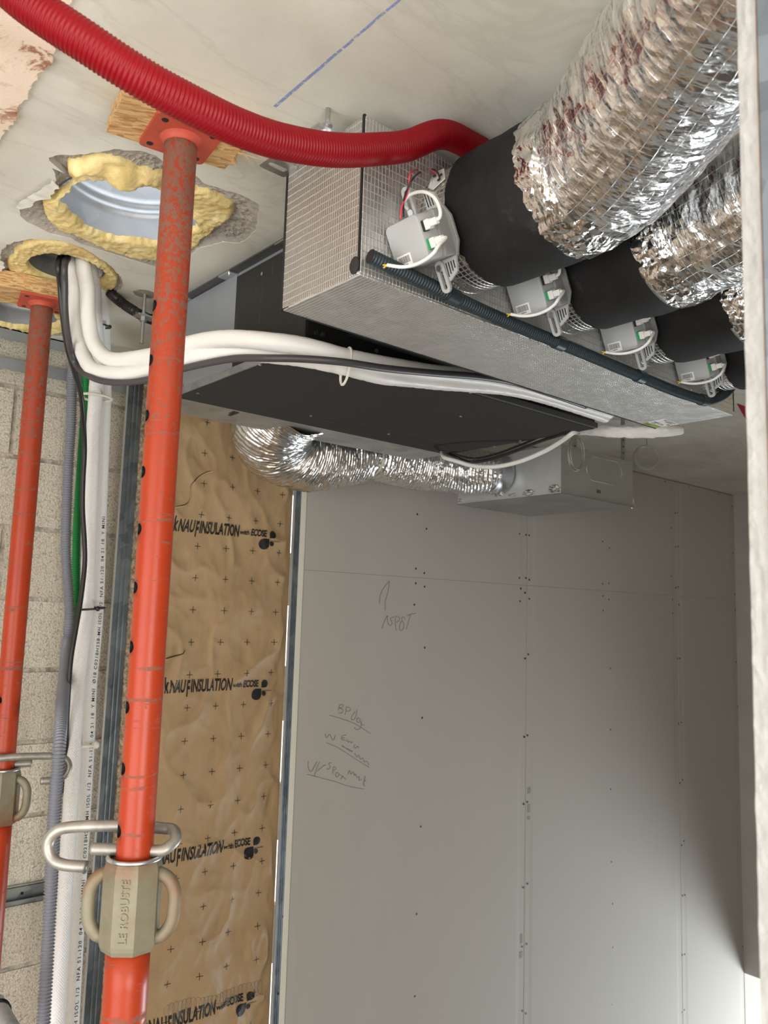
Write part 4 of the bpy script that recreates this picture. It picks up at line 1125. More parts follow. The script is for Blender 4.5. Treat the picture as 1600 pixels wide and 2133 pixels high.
corrugated('green_conduit', pxpath(gg), 0.0118, 0.0056, 0.0016, M['green_conduit'], 'bright green corrugated conduit half hidden behind the white pipes', 'conduit', 16)
def cable(name, pts, r, mat, label, cat='cable', n=12, step=0.008):
    return tag(MB().tube(spline(pts, step), r, n, True).build(name, mat, None, smooth=True), label, cat)
bc = [(122, 545, 1.72), (126, 600, 1.74), (131, 660, 1.76), (141, 725, 1.80), (155, 775, 1.88), (169, 825, 1.97), (174, 880, 2.02), (176, 940, 2.05), (173, 1000, 2.06), (172, 1060, 2.065), (176, 1130, 2.065), (176, 1180, 2.065), (168, 1250, 2.06), (158, 1310, 2.05), (148, 1370, 2.045), (143, 1430, 2.045), (139, 1500, 2.05), (137, 1570, 2.06), (130, 1650, 2.08)]
cable('cable', [at_z(120, 520, ZC+0.08)+Vector((0.02, 0, 0))]+pxpath(bc), 0.0062, M['black_plastic'], 'black cable snaking down in front of the green conduit')
bc2 = [(136, 548, 1.705), (135, 590, 1.71), (136, 650, 1.73), (143, 710, 1.76), (158, 760, 1.79), (172, 776, 1.78)]
bc3 = [(172, 776, 1.70), (195, 788, 1.685), (245, 797, 1.61), (305, 791, 1.52), (385, 767, 1.385), (480, 748, 1.26), (560, 746, 1.175), (640, 748, 1.13), (720, 755, 1.10), (800, 767, 1.095), (900, 777, 1.095), (1000, 785, 1.095), (1075, 798, 1.095), (1150, 822, 1.10), (1220, 846, 1.10)]
cable('cable', [at_z(134, 520, ZC+0.08)+Vector((0.02, 0, 0))]+pxpath(bc2[:-1])+pxpath(bc3[1:]), 0.0068, M['cable_grey'], 'dark grey cable under the two white pipes that bend to the unit')
# black stub of conduit and the hanger rod by the cable hole
corrugated('black_conduit', [at_z(222, 600, ZC+0.03), at_z(236, 616, ZC-0.010), at_z(258, 634, ZC-0.014), at_y(283, 650, 1.80), at_y(305, 662, 1.83), at_y(322, 668, 1.90)], 0.0125, 0.0075, 0.0036, M['black_plastic'], 'short black corrugated conduit leaving the cable hole', 'conduit', 18)
def zip_tie(pts_frames, r, mat, label, sq=1.0):
    """a thin band through explicit points"""
    mb = MB().tube(spline(pts_frames, 0.003), r, 6, False)
    p = pts_frames[0]; mb.sphere(p, r*2.4, 8, 6)
    return tag(mb.build('zip_tie', mat, None, smooth=True), label, 'cable tie')
def loop(c, ax, ra, rb, a0=0.0, n=40):
    """ellipse round centre c in the plane facing axis ax, long side along the camera's right"""
    ax = ax.normalized(); e = (CR-ax*CR.dot(ax)).normalized(); g = ax.cross(e)
    return [c+e*(ra*cos(a0+2*pi*k/n))+g*(rb*sin(a0+2*pi*k/n)) for k in range(n+1)]
def mid(p, q): return (p+q)/2
zu = Vector((0.08, -0.12, 1))
zip_tie(loop(mid(at_y(197, 677, 1.96), at_y(212, 677, 1.985)), zu, 0.029, 0.021), 0.0022, M['black_plastic'], 'black zip tie round the vertical pipes, near the ceiling hole')
zip_tie(loop(mid(at_y(182, 828, 2.06), at_y(216, 828, 2.10)), Vector((0.05, 0, 1)), 0.041, 0.034, 2.9), 0.0034, M['tie_white'], 'white zip tie round the pipes just below the bend')
zip_tie(loop(mid(at_y(168, 1268, 2.07), at_y(201, 1268, 2.13)), Vector((-0.1, 0, 1)), 0.040, 0.035, 5.6), 0.0028, M['black_plastic'], 'black zip tie halfway down the vertical pipes')
zip_tie(loop(mid(at_y(155, 1552, 2.06), at_y(182, 1552, 2.09)), Vector((-0.05, 0, 1)), 0.037, 0.0215), 0.0040, M['tie_white'], 'pale zip tie round the vertical pipes, level with the far collar')
c1, c2 = at_y(726, 742, 1.13), at_y(716, 782, 1.15)
ctr = mid(c1, c2); axp = (at_y(760, 765, 1.13)-at_y(690, 752, 1.15)).normalized()
e_ = (c2-c1).normalized(); g_ = axp.cross(e_)
zip_tie([ctr+e_*(0.0345*cos(1+2*pi*k/36)+0.001)+g_*0.0225*sin(1+2*pi*k/36) for k in range(37)], 0.0026, M['tie_white'], 'white zip tie strapping the pipe pair under the unit')

# ================================================================== PLENUM BOX AND FAN-COIL UNIT
PX0, PX1, PY0, PY1, PZ0, PZ1 = 0.672, 1.760, 0.848, 1.042, 0.463, 0.700
pb = thing('plenum_box', 'foil-faced distribution plenum box hung under the ceiling', 'plenum', (PX0, PY0, PZ0))
def panel(a, b): return MB().box(a, b)
# five foil panels with dark felt edges: each face of the box its own piece
MB().box((PX0, PY0+0.003, PZ0+0.002), (PX0+0.020, PY1, PZ1)).build('end_panel', M['quilt'], pb, bevel=0.0015)
MB().box((PX1-0.020, PY0+0.003, PZ0+0.002), (PX1, PY1, PZ1)).build('end_panel', M['quilt'], pb, bevel=0.0015)
MB().box((PX0+0.0015, PY0+0.001, PZ0), (PX1-0.0015, PY1, PZ0+0.0195)).build('bottom_panel', M['quilt'], pb, bevel=0.002)
MB().box((PX0+0.001, PY0, PZ0+0.004), (PX1-0.001, PY0+0.019, PZ1)).build('front_panel', M['quilt'], pb, bevel=0.0015)
MB().box((PX0+0.001, PY0+0.002, PZ1-0.018), (PX1-0.001, PY1, PZ1-0.0005)).build('top_panel', M['quilt'], pb)
MB().box((PX0+0.001, PY1-0.019, PZ0+0.001), (PX1-0.001, PY1-0.0005, PZ1-0.001)).build('back_panel', M['black_steel'], pb)
# dark felt seams
sm = MB()
sm.box((PX0-0.0006, PY0+0.0004, PZ0+0.006), (PX0+0.003, PY0+0.0046, PZ1+0.002))
sm.box((PX0-0.0006, PY1-0.004, PZ0), (PX0+0.003, PY1+0.0012, PZ1-0.004))
sm.box((PX0+0.001, PY1-0.002, PZ0-0.0008), (PX1-0.001, PY1+0.0012, PZ0+0.004))
sm.box((PX1-0.003, PY0-0.0006, PZ0+0.010), (PX1+0.0008, PY0+0.003, PZ1-0.004))
sm.build('felt_seam', M['black_steel'], pb)
nk = MB().sphere((PX0-0.001, PY0+0.010, PZ0+0.016), 0.013, 10, 8, (0.25, 0.8, 1.0)).build('torn_corner', M['felt'], pb, smooth=True)
# fibres fraying along the front bottom edge
mb = MB(); rr = random.Random(11)
for k in range(620):
    x = PX0+0.02+(PX1-PX0-0.25)*rr.random()**1.3
    p = Vector((x, PY0-0.0006, PZ0+rr.uniform(-0.002, 0.004)))
    l = rr.uniform(0.004, 0.011); d = Vector((rr.uniform(-.8, .8), rr.uniform(-.25, .7), rr.uniform(-.5, -.1))).normalized()*l
    q = Vector((0.00035, 0, 0.0002)); m_ = p+d*0.55+Vector((rr.uniform(-.002, .002), -0.001, rr.uniform(-.001, .002)))
    mb.add([p-q, p+q, m_+q, m_-q, p+d], [(0, 1, 2, 3), (3, 2, 4)])
mb.build('frayed_fibres', plain('glass_fibre', srgb(176, 168, 156), 0.9), pb)['kind'] = 'stuff'
# stickers under the far end of the box
LZ = PZ0-0.0006
def flat(name, pts, mat, z=LZ, th=0.0006, parent=pb):
    return MB().prism([(x, y, z) for x, y in pts], (0, 0, th)).build(name, mat, parent)
st = flat('white_sticker', [(1.690, 0.976), (1.752, 0.976), (1.752, 1.020), (1.690, 1.020)], M['paper'])
gr = MB()
for x0, y0, x1, y1 in ((1.694, 0.980, 1.707, 0.984), (1.711, 0.980, 1.742, 0.983), (1.711, 0.985, 1.735, 0.987), (1.711, 0.989, 1.744, 0.991), (1.694, 1.004, 1.716, 1.010), (1.720, 1.005, 1.733, 1.008), (1.720, 1.011, 1.742, 1.0125), (1.737, 0.996, 1.748, 1.002), (1.694, 1.013, 1.712, 1.016)):
    gr.box((x0, y0, LZ-0.0003), (x1, y1, LZ+0.0001))
adopt(gr.build('sticker_print', M['grey_print'], None), st)
ls = flat('lime_sticker', [(1.690, 1.024), (1.752, 1.024), (1.752, 1.037), (1.690, 1.037)], M['lime'])
adopt(MB().box((1.695, 1.028, LZ-0.0003), (1.716, 1.033, LZ+0.0001)).build('sticker_print', plain('olive_print', srgb(92, 108, 30), 0.6), None), ls)
# hanging brackets with slots
def bracket(x, y, nm_bolt):
    z = PZ1-0.014; pts_o = [(x+0.012, y-0.019), (x+0.012, y+0.019), (x-0.030, y+0.019), (x-0.036, y+0.013), (x-0.036, y-0.013), (x-0.030, y-0.019)]
    # plate with a slot: built as a ring of quads
    def slot(k, n=28):
        a = 2*pi*k/n; cx_ = -0.014; L = 0.011; r = 0.0055
        return (x+cx_+(L if cos(a) > 0 else -L)+r*cos(a), y+r*sin(a))
    def outer(k, n=28):
        a = 2*pi*k/n; d = Vector((cos(a), sin(a)))
        s = min((0.026 if d.x > 0 else 0.022)/max(1e-6, abs(d.x)), 0.019/max(1e-6, abs(d.y)))
        return (x-0.014+d.x*s, y+d.y*s)
    vs = []; n = 28; fs = []
    for zz in (z, z+0.002):
        for k in range(n): vs.append((*slot(k), zz)); vs.append((*outer(k), zz))
    for k in range(n):
        k2 = (k+1) % n
        fs += [(2*k, 2*k+1, 2*k2+1, 2*k2), (2*n+2*k, 2*n+2*k2, 2*n+2*k2+1, 2*n+2*k+1), (2*k+1, 2*n+2*k+1, 2*n+2*k2+1, 2*k2+1), (2*k, 2*k2, 2*n+2*k2, 2*n+2*k)]
    mb = MB().add(vs, fs)
    br = mb.build('hanging_bracket', M['zinc'], pb)
    if nm_bolt:
        bx_, by_ = x-0.008, y
        b = MB().cyl((bx_, by_, ZC), (bx_, by_, z-0.014), 0.0038, n=14)
        b.cyl((bx_, by_, z-0.0022), (bx_, by_, z), 0.0145, n=24)
        b.cyl((bx_, by_, z-0.0105), (bx_, by_, z-0.0022), 0.0078, n=6).cyl((bx_, by_, z-0.018), (bx_, by_, z-0.0115), 0.0070, n=6)
        b.cyl((bx_, by_, z+0.002), (bx_, by_, z+0.004), 0.009, n=20).cyl((bx_, by_, z+0.016), (bx_, by_, z+0.019), 0.0075, n=20)
        adopt(b.build('threaded_rod', M['zinc'], None), br)
bracket(PX0-0.012, PY0+0.062, True)
bracket(PX0-0.012, PY1-0.012, False)
# four spigots
SX = [0.875, 1.135, 1.395, 1.655]; SZ = 0.592; RS = 0.095
for x in SX:
    P = [Vector((x, PY0+0.002-0.0045*k, SZ)) for k in range(24)]
    MB().tube(P, RS, 72, False, lambda L, th, p: RS+0.0006*noise.noise(Vector((L*60, cos(th)*6, sin(th)*6)))).build('spigot', M['foil_flex_grid'], pb, smooth=True)

# ---- black rubber collars and foil ducts
def lathe_y(name, x, zc, prof, mat, seed, n=96, amp=0.0012, edge=0.0):
    """revolved about an axis parallel to Y through (x, zc); prof = [(y, r)]"""
    vs = []; fs = []
    for j, (y, r) in enumerate(prof):
        for k in range(n):
            a = 2*pi*k/n
            rr_ = r + amp*noise.noise(Vector((cos(a)*2+seed, sin(a)*2, y*16)))
            yy = y + (edge*noise.noise(Vector((cos(a)*14+seed, sin(a)*14, 3))) if j in (0, 1) else 0)
            vs.append((x+rr_*cos(a), yy, zc+rr_*sin(a)))
    m = len(prof)
    for j in range(m-1):
        for k in range(n): fs.append((j*n+k, j*n+(k+1) % n, (j+1)*n+(k+1) % n, (j+1)*n+k))
    return MB().add(vs, fs)
cnames = ['black rubber collar on the first spigot, beside the red conduit', 'black rubber collar on the second spigot', 'black rubber collar on the third spigot', 'black rubber collar on the last spigot, partly behind the near board']
dnames = ['big crinkled foil duct nearest the red conduit', 'second foil duct, emerging below the big one', 'third foil duct, small piece showing beside the near board', 'last foil duct, hidden behind the near board']
PATHS = [
    [(0.875, 0.662, 0.593), (0.871, 0.600, 0.598), (0.850, 0.545, 0.606), (0.810, 0.475, 0.612), (0.760, 0.400, 0.613), (0.703, 0.320, 0.613), (0.630, 0.220, 0.613), (0.555, 0.12, 0.613), (0.32, -0.20, 0.613), (0.04, -0.60, 0.613)],
    [(1.135, 0.662, 0.590), (1.134, 0.600, 0.600), (1.125, 0.540, 0.606), (1.105, 0.460, 0.612), (1.075, 0.360, 0.615), (1.035, 0.24, 0.615), (0.98, 0.10, 0.615), (0.86, -0.2, 0.615), (0.70, -0.60, 0.615)],
    [(1.395, 0.662, 0.590), (1.395, 0.600, 0.600), (1.392, 0.540, 0.606), (1.385, 0.440, 0.61), (1.37, 0.32, 0.612), (1.34, 0.12, 0.612), (1.28, -0.25, 0.612), (1.22, -0.60, 0.612)],
    [(1.655, 0.662, 0.590), (1.655, 0.600, 0.600), (1.655, 0.500, 0.606), (1.655, 0.32, 0.61), (1.65, 0.12, 0.61), (1.64, -0.25, 0.61), (1.63, -0.60, 0.61)]]
for i, x in enumerate(SX):
    dx = 0.0
    prof = [(0.787, RS+0.0010), (0.787, RS+0.005), (0.781, RS+0.0062), (0.756, RS+0.0068), (0.733, RS+0.0066), (0.721, RS+0.0058), (0.713, RS+0.0054), (0.705, RS+0.0064), (0.681, RS+0.0080), (0.661, RS+0.0078), (0.643, RS+0.005), (0.636, RS+0.001), (0.636, RS-0.010)]
    o = lathe_y('rubber_collar', x, SZ, prof, M['rubber'], i*3.7, amp=0.0020, edge=0.004).build('rubber_collar', M['rubber'], None, smooth=True, autos=50)
    tag(o, cnames[i], 'duct collar')
    dt = thing('foil_duct', dnames[i], 'duct', (x, 0.60, SZ-0.1))
    P = spline(PATHS[i], 0.0055)
    RD = 0.1005
    def rf(L, th, p, i=i):
        w = 0.0015*fbm(Vector((L*24, cos(th)*5+i*9, sin(th)*5)), 4) + 0.0055*noise.noise(Vector((L*6, cos(th)*1.7+i*4, sin(th)*1.7)))
        # long creases that run round the duct at a slant
        cr = 1-abs(noise.noise(Vector((L*20+th*0.9, cos(th)*1.4, sin(th)*1.4+i))))
        cr2 = 1-abs(noise.noise(Vector((L*44-th*1.6, cos(th)*3.0+4, sin(th)*3.0+i))))
        s = min(1, L/0.055)
        r = RD + (w - 0.0034*cr**7 - 0.0014*cr2**6)*s + 0.004*min(1, L/0.1)
        if p.z + r > ZC-0.0015 and sin(th) != 2: r = min(r, max(0.05, r))
        return r
    mb = MB().tube(P, RD, 140, True, rf, up=(0, 0, 1))
    mb.v = [(a, b, min(c, ZC-0.0015-0.0004*abs(sin(a*90+b*70)))) for a, b, c in mb.v]
    mb.build('duct_skin', M['foil_duct'], dt, smooth=True)
    # crumpled foil tape between collar and duct
    FR = frames(spline(PATHS[i], 0.003), up=(0, 0, 1))
    nl = 30; nth = 220; vs = []; fs = []; uvs = []
    for j in range(nl+1):
        s = j/nl
        for k in range(nth):
            th = 2*pi*k/nth
            edge = 0.007*noise.noise(Vector((cos(th)*5+i*5, sin(th)*5, 2))) + 0.003*noise.noise(Vector((cos(th)*19+i*5, sin(th)*19, 7)))
            Lp = 0.002 + edge*(1-s) + 0.006 + s*(0.062+0.006*noise.noise(Vector((cos(th)*5, sin(th)*5, 9+i))))
            fi = max(0, min(len(FR)-2, Lp/0.003)); f0 = FR[int(fi)]; f1 = FR[int(fi)+1]; w = fi-int(fi)
            c = f0[0].lerp(f1[0], w)
            rr_ = RS+0.0086 - 0.0075*s**3 + 0.0026*sin(pi*s) + 0.0016*fbm(Vector((cos(th)*8+i*3, sin(th)*8, s*3)), 3) + 0.0022*(1-abs(noise.noise(Vector((cos(th)*9+s*2, sin(th)*9, s*1.6+i)))))**3 - 0.001
            p = c + f0[1]*(cos(th)*rr_)+f0[2]*(sin(th)*rr_)
            vs.append((p.x, p.y, min(p.z, ZC-0.001)))
    for j in range(nl):
        for k in range(nth):
            k2 = (k+1) % nth; fs.append((j*nth+k, j*nth+k2, (j+1)*nth+k2, (j+1)*nth+k))
            c_ = 2*pi*0.11/nth; d_ = 0.065/nl
            uvs.append(((k*c_, j*d_), ((k+1)*c_, j*d_), ((k+1)*c_, (j+1)*d_), (k*c_, (j+1)*d_)))
    MB().add(vs, fs, uvs).build('foil_tape', M['foil_tape'], dt, smooth=True)

# ---- dark teal wiring conduit along the bottom front edge, held by clips
tc_pts = [at_y(772, 534, 0.832), at_y(790, 543, 0.832)] + [at_y(x, y, 0.832) for x, y in ((900, 596), (1000, 645), (1100, 688), (1200, 729), (1300, 771), (1390, 808), (1440, 826), (1475, 834), (1505, 824), (1524, 806))]
tcon = corrugated('teal_conduit', tc_pts, 0.0105, 0.0052, 0.0022, M['teal_conduit'], 'dark teal corrugated conduit along the bottom front edge of the plenum', 'conduit', 18)
a_, b_ = tc_pts[0], tc_pts[1]
dv = (a_-b_).normalized()
adopt(MB().cyl(a_+dv*0.0004, a_-dv*0.004, 0.0078, n=18).build('dark_bore', M['black_plastic'], None), tcon)
TP = spline(tc_pts, 0.01)
for px_ in (942, 1164, 1330, 1466):
    q = min(TP, key=lambda p: abs((p.dot(CR)/p.dot(CF))*FOC+800-px_)); i_ = TP.index(q); d = (TP[i_+1]-TP[i_-1]).normalized()
    adopt(MB().tube([q-d*0.011, q+d*0.011], 0.0122, 20, True).build('conduit_clip', M['teal_conduit'], None, smooth=True, autos=40), tcon)

# ---- damper actuators, one per spigot
def rbox(mb, x0, x1, y0, y1, z0, z1, r, n=5):
    """box with rounded vertical corners and a small top chamfer"""
    def ring(z, ins):
        out = []
        for cx_, cy_, a0 in ((x1, y1, 0), (x0, y1, pi/2), (x0, y0, pi), (x1, y0, 1.5*pi)):
            sx = -1 if cx_ == x1 else 1; sy = -1 if cy_ == y1 else 1
            for k in range(n+1):
                a = a0+pi/2*k/n; rr_ = max(r-ins, 0.0003)
                out.append((cx_+sx*r+rr_*cos(a), cy_+sy*r+rr_*sin(a), z))
        return out
    L = [ring(z0, 0), ring(z1-0.0025, 0), ring(z1-0.0008, 0.0009), ring(z1, 0.003)]
    m = len(L[0]); vs = sum(L, []); fs = []
    for j in range(3):
        for k in range(m): fs.append((j*m+k, j*m+(k+1) % m, (j+1)*m+(k+1) % m, (j+1)*m+k))
    fs.append(tuple(range(m))[::-1]); fs.append(tuple(range(3*m, 4*m)))
    return mb.add(vs, fs)
PHI = -2.6711
def make_actuator():
    ez = Vector((cos(PHI), 0, sin(PHI))); ex = Vector((0, -1, 0)); ey = ez.cross(ex)
    O = Vector((SX[0], 0.8105, SZ-0.003)) + ez*(RS+0.0155)
    T = Matrix(((ex.x, ey.x, ez.x, O.x), (ex.y, ey.y, ez.y, O.y), (ex.z, ey.z, ez.z, O.z), (0, 0, 0, 1)))
    t = thing('damper_actuator', '-', 'actuator', O)
    # slotted mounting arms and the fan-shaped base
    mb = MB()
    base = [(-0.030, -0.036), (0.036, -0.036), (0.045, -0.018), (0.045, 0.018), (0.036, 0.036), (-0.030, 0.036)]
    mb.prism([(x, y, -0.001) for x, y in base], (0, 0, 0.005)).prism([(x*0.7, y*0.45, -0.014) for x, y in base], (0, 0, 0.0125)).prism([(x*0.5, y*0.35, -0.022) for x, y in base], (0, 0, 0.01))
    mb.xform(T); bp = mb.build('base_plate', M['motor_dark'], t, bevel=0.001)
    for s in (1, -1):
        vs = []; fs = []; n = 32
        for zz in (-0.001, 0.0035):
            for k in range(n):
                a = 2*pi*k/n; L = 0.015
                q = (L if sin(a) > 0 else -L)
                for r in (0.0032, 0.0085):
                    vs.append(T @ Vector((-0.010*s+r*cos(a)-0.009, s*0.057+q+r*sin(a), zz+0.004)))
        for k in range(n):
            k2 = (k+1) % n; m = 2*n
            fs += [(2*k, 2*k+1, 2*k2+1, 2*k2), (m+2*k, m+2*k2, m+2*k2+1, m+2*k+1), (2*k+1, m+2*k+1, m+2*k2+1, 2*k2+1), (2*k, 2*k2, m+2*k2, m+2*k)]
        MB().add(vs, fs).build('slotted_arm', M['motor'], t)
        # vented sector beside the arm
        mb = MB(); mb.prism([T @ Vector(p) for p in ((0.006, s*0.034, 0.0), (0.034, s*0.034, 0.0), (0.028, s*0.056, 0.0), (0.010, s*0.066, 0.0))], ez*0.004)
        mb.build('vented_sector', M['motor'], t)
        mv = MB()
        for k in range(4):
            x = 0.011+0.0050*k
            mv.prism([T @ Vector(p) for p in ((x, s*0.040, 0.0042), (x+0.0018, s*0.040, 0.0042), (x+0.0010, s*(0.060-0.003*k), 0.0042), (x-0.0006, s*(0.060-0.003*k), 0.0042))], ez*0.0005)
        mv.build('vent_slots', M['black_plastic'], t)
        MB().cyl(T @ Vector((-0.009-0.010*s, s*0.044, 0.004)), T @ Vector((-0.009-0.010*s, s*0.044, 0.0105)), 0.0048, n=14).build('fixing_screw', M['zinc'], t)
    mb = MB(); rbox(mb, -0.0335, 0.037, -0.034, 0.034, 0.003, 0.026, 0.006); mb.xform(T); mb.build('lower_housing', M['motor_dark'], t, smooth=True, autos=40)
    mb = MB(); rbox(mb, -0.0345, 0.0322, -0.0322, 0.0322, 0.025, 0.0572, 0.009); mb.xform(T); hs = mb.build('motor_housing', M['motor'], t, smooth=True, autos=35)
    # bar-code label on the outer face
    bcx, bcy = -0.013, -0.0205
    mb = MB().box((bcx-0.0135, bcy-0.0085, 0.0571), (bcx+0.0135, bcy+0.0085, 0.0577)); mb.xform(T)
    lb = mb.build('barcode_label', M['paper'], t)
    mb = MB(); rr2 = random.Random(4); x = bcx-0.0115
    while x < bcx+0.0112:
        w = rr2.choice((0.0004, 0.0006, 0.0009)); mb.box((x, bcy-0.0032, 0.0577), (x+w, bcy+0.0062, 0.05785)); x += w+rr2.choice((0.0005, 0.0007, 0.001))
    for k in range(6): mb.box((bcx-0.005+0.0016*k, bcy-0.0062, 0.0577), (bcx-0.0040+0.0016*k, bcy-0.0046, 0.05785))
    mb.xform(T); adopt(mb.build('barcode_print', M['ink'], None), lb)
    # two plugs on the side facing the ducts
    def plug(y, z, sock_mat, nm):
        mb = MB().box((0.0316, y-0.0075, z-0.0045), (0.0372, y+0.0075, z+0.0045)); mb.xform(T); mb.build(nm, sock_mat, t, bevel=0.0006)
        mb = MB().box((0.0372, y-0.0068, z-0.0052), (0.046, y+0.0068, z+0.0052)); mb.xform(T)
        mb2 = MB().add(mb.v, mb.f)
        mb3 = MB().box((0.046, y-0.0048, z-0.004), (0.058, y+0.0048, z+0.004)); mb3.xform(T); mb2.add(mb3.v, mb3.f)
        mb2.build('white_plug', M['white_plastic'], t, bevel=0.001)
    plug(0.0125, 0.049, M['black_plastic'], 'black_socket')
    plug(-0.0125, 0.049, M['green_plug'], 'green_plug')
    def cab(pts, r=0.0025, mat=None, nm='white_cable'):
        MB().tube([T @ Vector(p) for p in spline(pts, 0.002)], r, 10, True).build(nm, mat or M['white_plastic'], t, smooth=True)
    cab([(0.057, 0.0125, 0.049), (0.064, 0.015, 0.0485), (0.066, 0.025, 0.047), (0.058, 0.042, 0.042), (0.038, 0.056, 0.036), (0.010, 0.062, 0.030), (-0.014, 0.058, 0.022), (-0.022, 0.050, 0.010)])
    Ti = T.inverted()
    low = [(0.057, -0.0125, 0.049), (0.063, -0.0135, 0.049)] + [Ti @ at_y(x, y, Y) for x, y, Y in ((913, 512, 0.745), (904, 526, 0.752), (886, 541, 0.765), (862, 552, 0.784), (836, 556, 0.802), (806, 552, 0.817))]
    cab(low)
    e_ = T @ low[-1]
    for k, dd in enumerate(((-0.007, 0.002, 0.0), (-0.006, -0.002, 0.002))):
        MB().tube([e_, e_+ex*dd[0]+ey*dd[1]+ez*dd[2]], 0.0011, 6, True).build('yellow_core', M['yellow'], t)
    return t
act = make_actuator()
anames = ['grey damper motor on the first spigot, with its whole mounting arm showing', 'grey damper motor on the second spigot, below the first black collar', 'grey damper motor on the third spigot', 'grey damper motor on the last spigot, under the third black collar']
act['label'] = anames[0]
for i in range(1, 4):
    c = copy_thing(act, Vector(act.location)+Vector((SX[i]-SX[0], 0, 0))); c['label'] = anames[i]
# sensor tab with its red and black wires on the first spigot
sn = thing('sensor_tab', 'small white sensor tab with red and black wires above the first damper motor', 'sensor', (0.80, 0.78, 0.66))
def on_spigot(px_, py_, lift):
    """where the sight line meets the spigot-sized cylinder"""
    d = ray(px_, py_); r = RS+lift; A = d.x**2+d.z**2; B = -2*(d.x*SX[0]+d.z*SZ); C_ = SX[0]**2+SZ**2-r*r
    s = (-B-sqrt(max(0, B*B-4*A*C_)))/(2*A); return d*s
tabpx = [(893, 392), (900, 372), (912, 358), (926, 352), (928, 372), (915, 384), (902, 396)]
tp_ = [on_spigot(x, y, 0.0025) for x, y in tabpx]; cN = Vector((SX[0], tp_[0].y, SZ)); nrm = (sum(tp_, Vector())/7-Vector((SX[0], sum(p.y for p in tp_)/7, SZ))).normalized()
MB().prism(tp_, nrm*0.0012).build('tab_plate', M['white_plastic'], sn)
for q in ((905, 366), (914, 374), (918, 364)):
    c = on_spigot(*q, 0.0045); MB().cyl(c-nrm*0.001, c+nrm*0.0006, 0.0028, n=8).build('black_slot', M['black_plastic'], sn)
c = on_spigot(898, 374, 0.004); MB().cyl(c, c+nrm*0.002, 0.003, n=10).build('screw', M['zinc'], sn)
for pts, mt, nm in ((((908, 361), (895, 353), (875, 352), (856, 360), (852, 384), (848, 405), (838, 428), (834, 455)), M['pink'], 'red_wire'), (((916, 370), (910, 357), (897, 352), (880, 356), (862, 370), (848, 395), (841, 420), (841, 452)), M['black_plastic'], 'black_wire')):
    Q = [on_spigot(x, y, 0.006) if x > 862 else at_y(x, y, 0.775) for x, y in pts]
    MB().tube(spline(Q, 0.004), 0.0013, 8, True).build(nm, mt, sn, smooth=True)

# ---- fan-coil unit behind the plenum
UX0, UX1, UY0, UY1, UY2, UZ0, UZ1 = 0.830, 1.735, 1.200, 1.728, 1.872, 0.482, 0.705
fu = thing('fan_coil_unit', 'long black and grey fan-coil unit hung behind the foil plenum', 'air unit', (UX0, UY0, UZ0))
MB().box((UX0+0.004, UY0+0.004, UZ0+0.006), (UX1-0.004, UY2-0.004, UZ1)).build('casing', M['grey_casing'], fu, bevel=0.001)
MB().box((UX0, UY0+0.002, UZ0+0.001), (UX0+0.0035, UY0+0.262, UZ1-0.012)).build('side_insulation', M['felt'], fu, bevel=0.001)
MB().box((UX0+0.001, UY0+0.263, UZ0+0.013), (UX0+0.0035, UY2, UZ1-0.006)).build('side_panel', M['grey_casing'], fu)
MB().box((UX0-0.0005, UY0+0.10, UZ0-0.0012), (UX0+0.0030, UY2, UZ0+0.014)).build('side_flange', steel('bright_flange', srgb(190, 196, 200), srgb(168, 174, 180), 0.45), fu)
bp = MB()
for y0, y1 in ((UY0, UY1-0.092), (UY1-0.0905, UY1)):
    bp.box((UX0+0.004, y0, UZ0-0.0005), (UX1, y1, UZ0+0.006))
bp.build('bottom_insulation', M['felt'], fu, bevel=0.0008)
MB().box((UX0+0.002, UY1+0.0005, UZ0+0.001), (UX1-0.001, UY2, UZ0+0.006)).build('rear_strip', M['galv_dull'], fu)
MB().box((UX0+0.004, UY0-0.0012, UZ0+0.008), (UX1, UY0+0.004, UZ1)).build('front_panel', M['black_steel'], fu)
MB().box((UX0+0.02, UY0-0.010, UZ0+0.001), (UX1, UY0-0.0002, UZ0+0.014)).build('front_flange', M['dark_strip'], fu)
# throat linking unit and plenum
MB().box((UX0+0.10, PY1+0.0015, PZ0+0.06), (UX1-0.10, UY0-0.0015, PZ1-0.02)).build('throat', M['black_steel'], fu)
MB().box((UX0-0.018, UY0+0.02, UZ1-0.003), (UX0+0.004, UY2, UZ1)).build('top_flange', M['dark_strip'], fu)
for k, y in enumerate((1.245, 1.46, 1.66)):
    mb = MB().box((UX0-0.020, y, UZ1-0.007), (UX0+0.004, y+0.045, UZ1-0.0035)); br = mb.build('flange_clip', M['zinc'], fu)
    adopt(MB().cyl((UX0-0.012, y+0.012, UZ1-0.012), (UX0-0.012, y+0.012, UZ1-0.007), 0.004, n=10).build('clip_screw', M['zinc'], None), br)
mb = MB()
for x, y in ((412, 819), (498, 864), (542, 760), (648, 866), (810, 904), (960, 867), (1030, 930), (1084, 918), (980, 818), (1206, 903)):
    p = at_z(x, y, UZ0-0.001); mb.cyl((p.x, p.y, UZ0-0.0022), (p.x, p.y, UZ0), 0.0035, n=10)
for x, z in ((0.853, 0.512), (0.868, 0.512), (1.00, 0.512), (1.26, 0.512), (1.715, 0.512)):
    mb.cyl((x, UY0-0.0035, z), (x, UY0-0.001, z), 0.0042, n=10)
for y, z in ((1.25, 0.665), (1.36, 0.668), (1.68, 0.50), (1.80, 0.64)):
    mb.cyl((UX0-0.002, y, z), (UX0+0.001, y, z), 0.0038, n=10)
mb.build('casing_screws', M['zinc'], fu)['kind'] = 'stuff'
p = at_z(490, 858, UZ0+0.001)
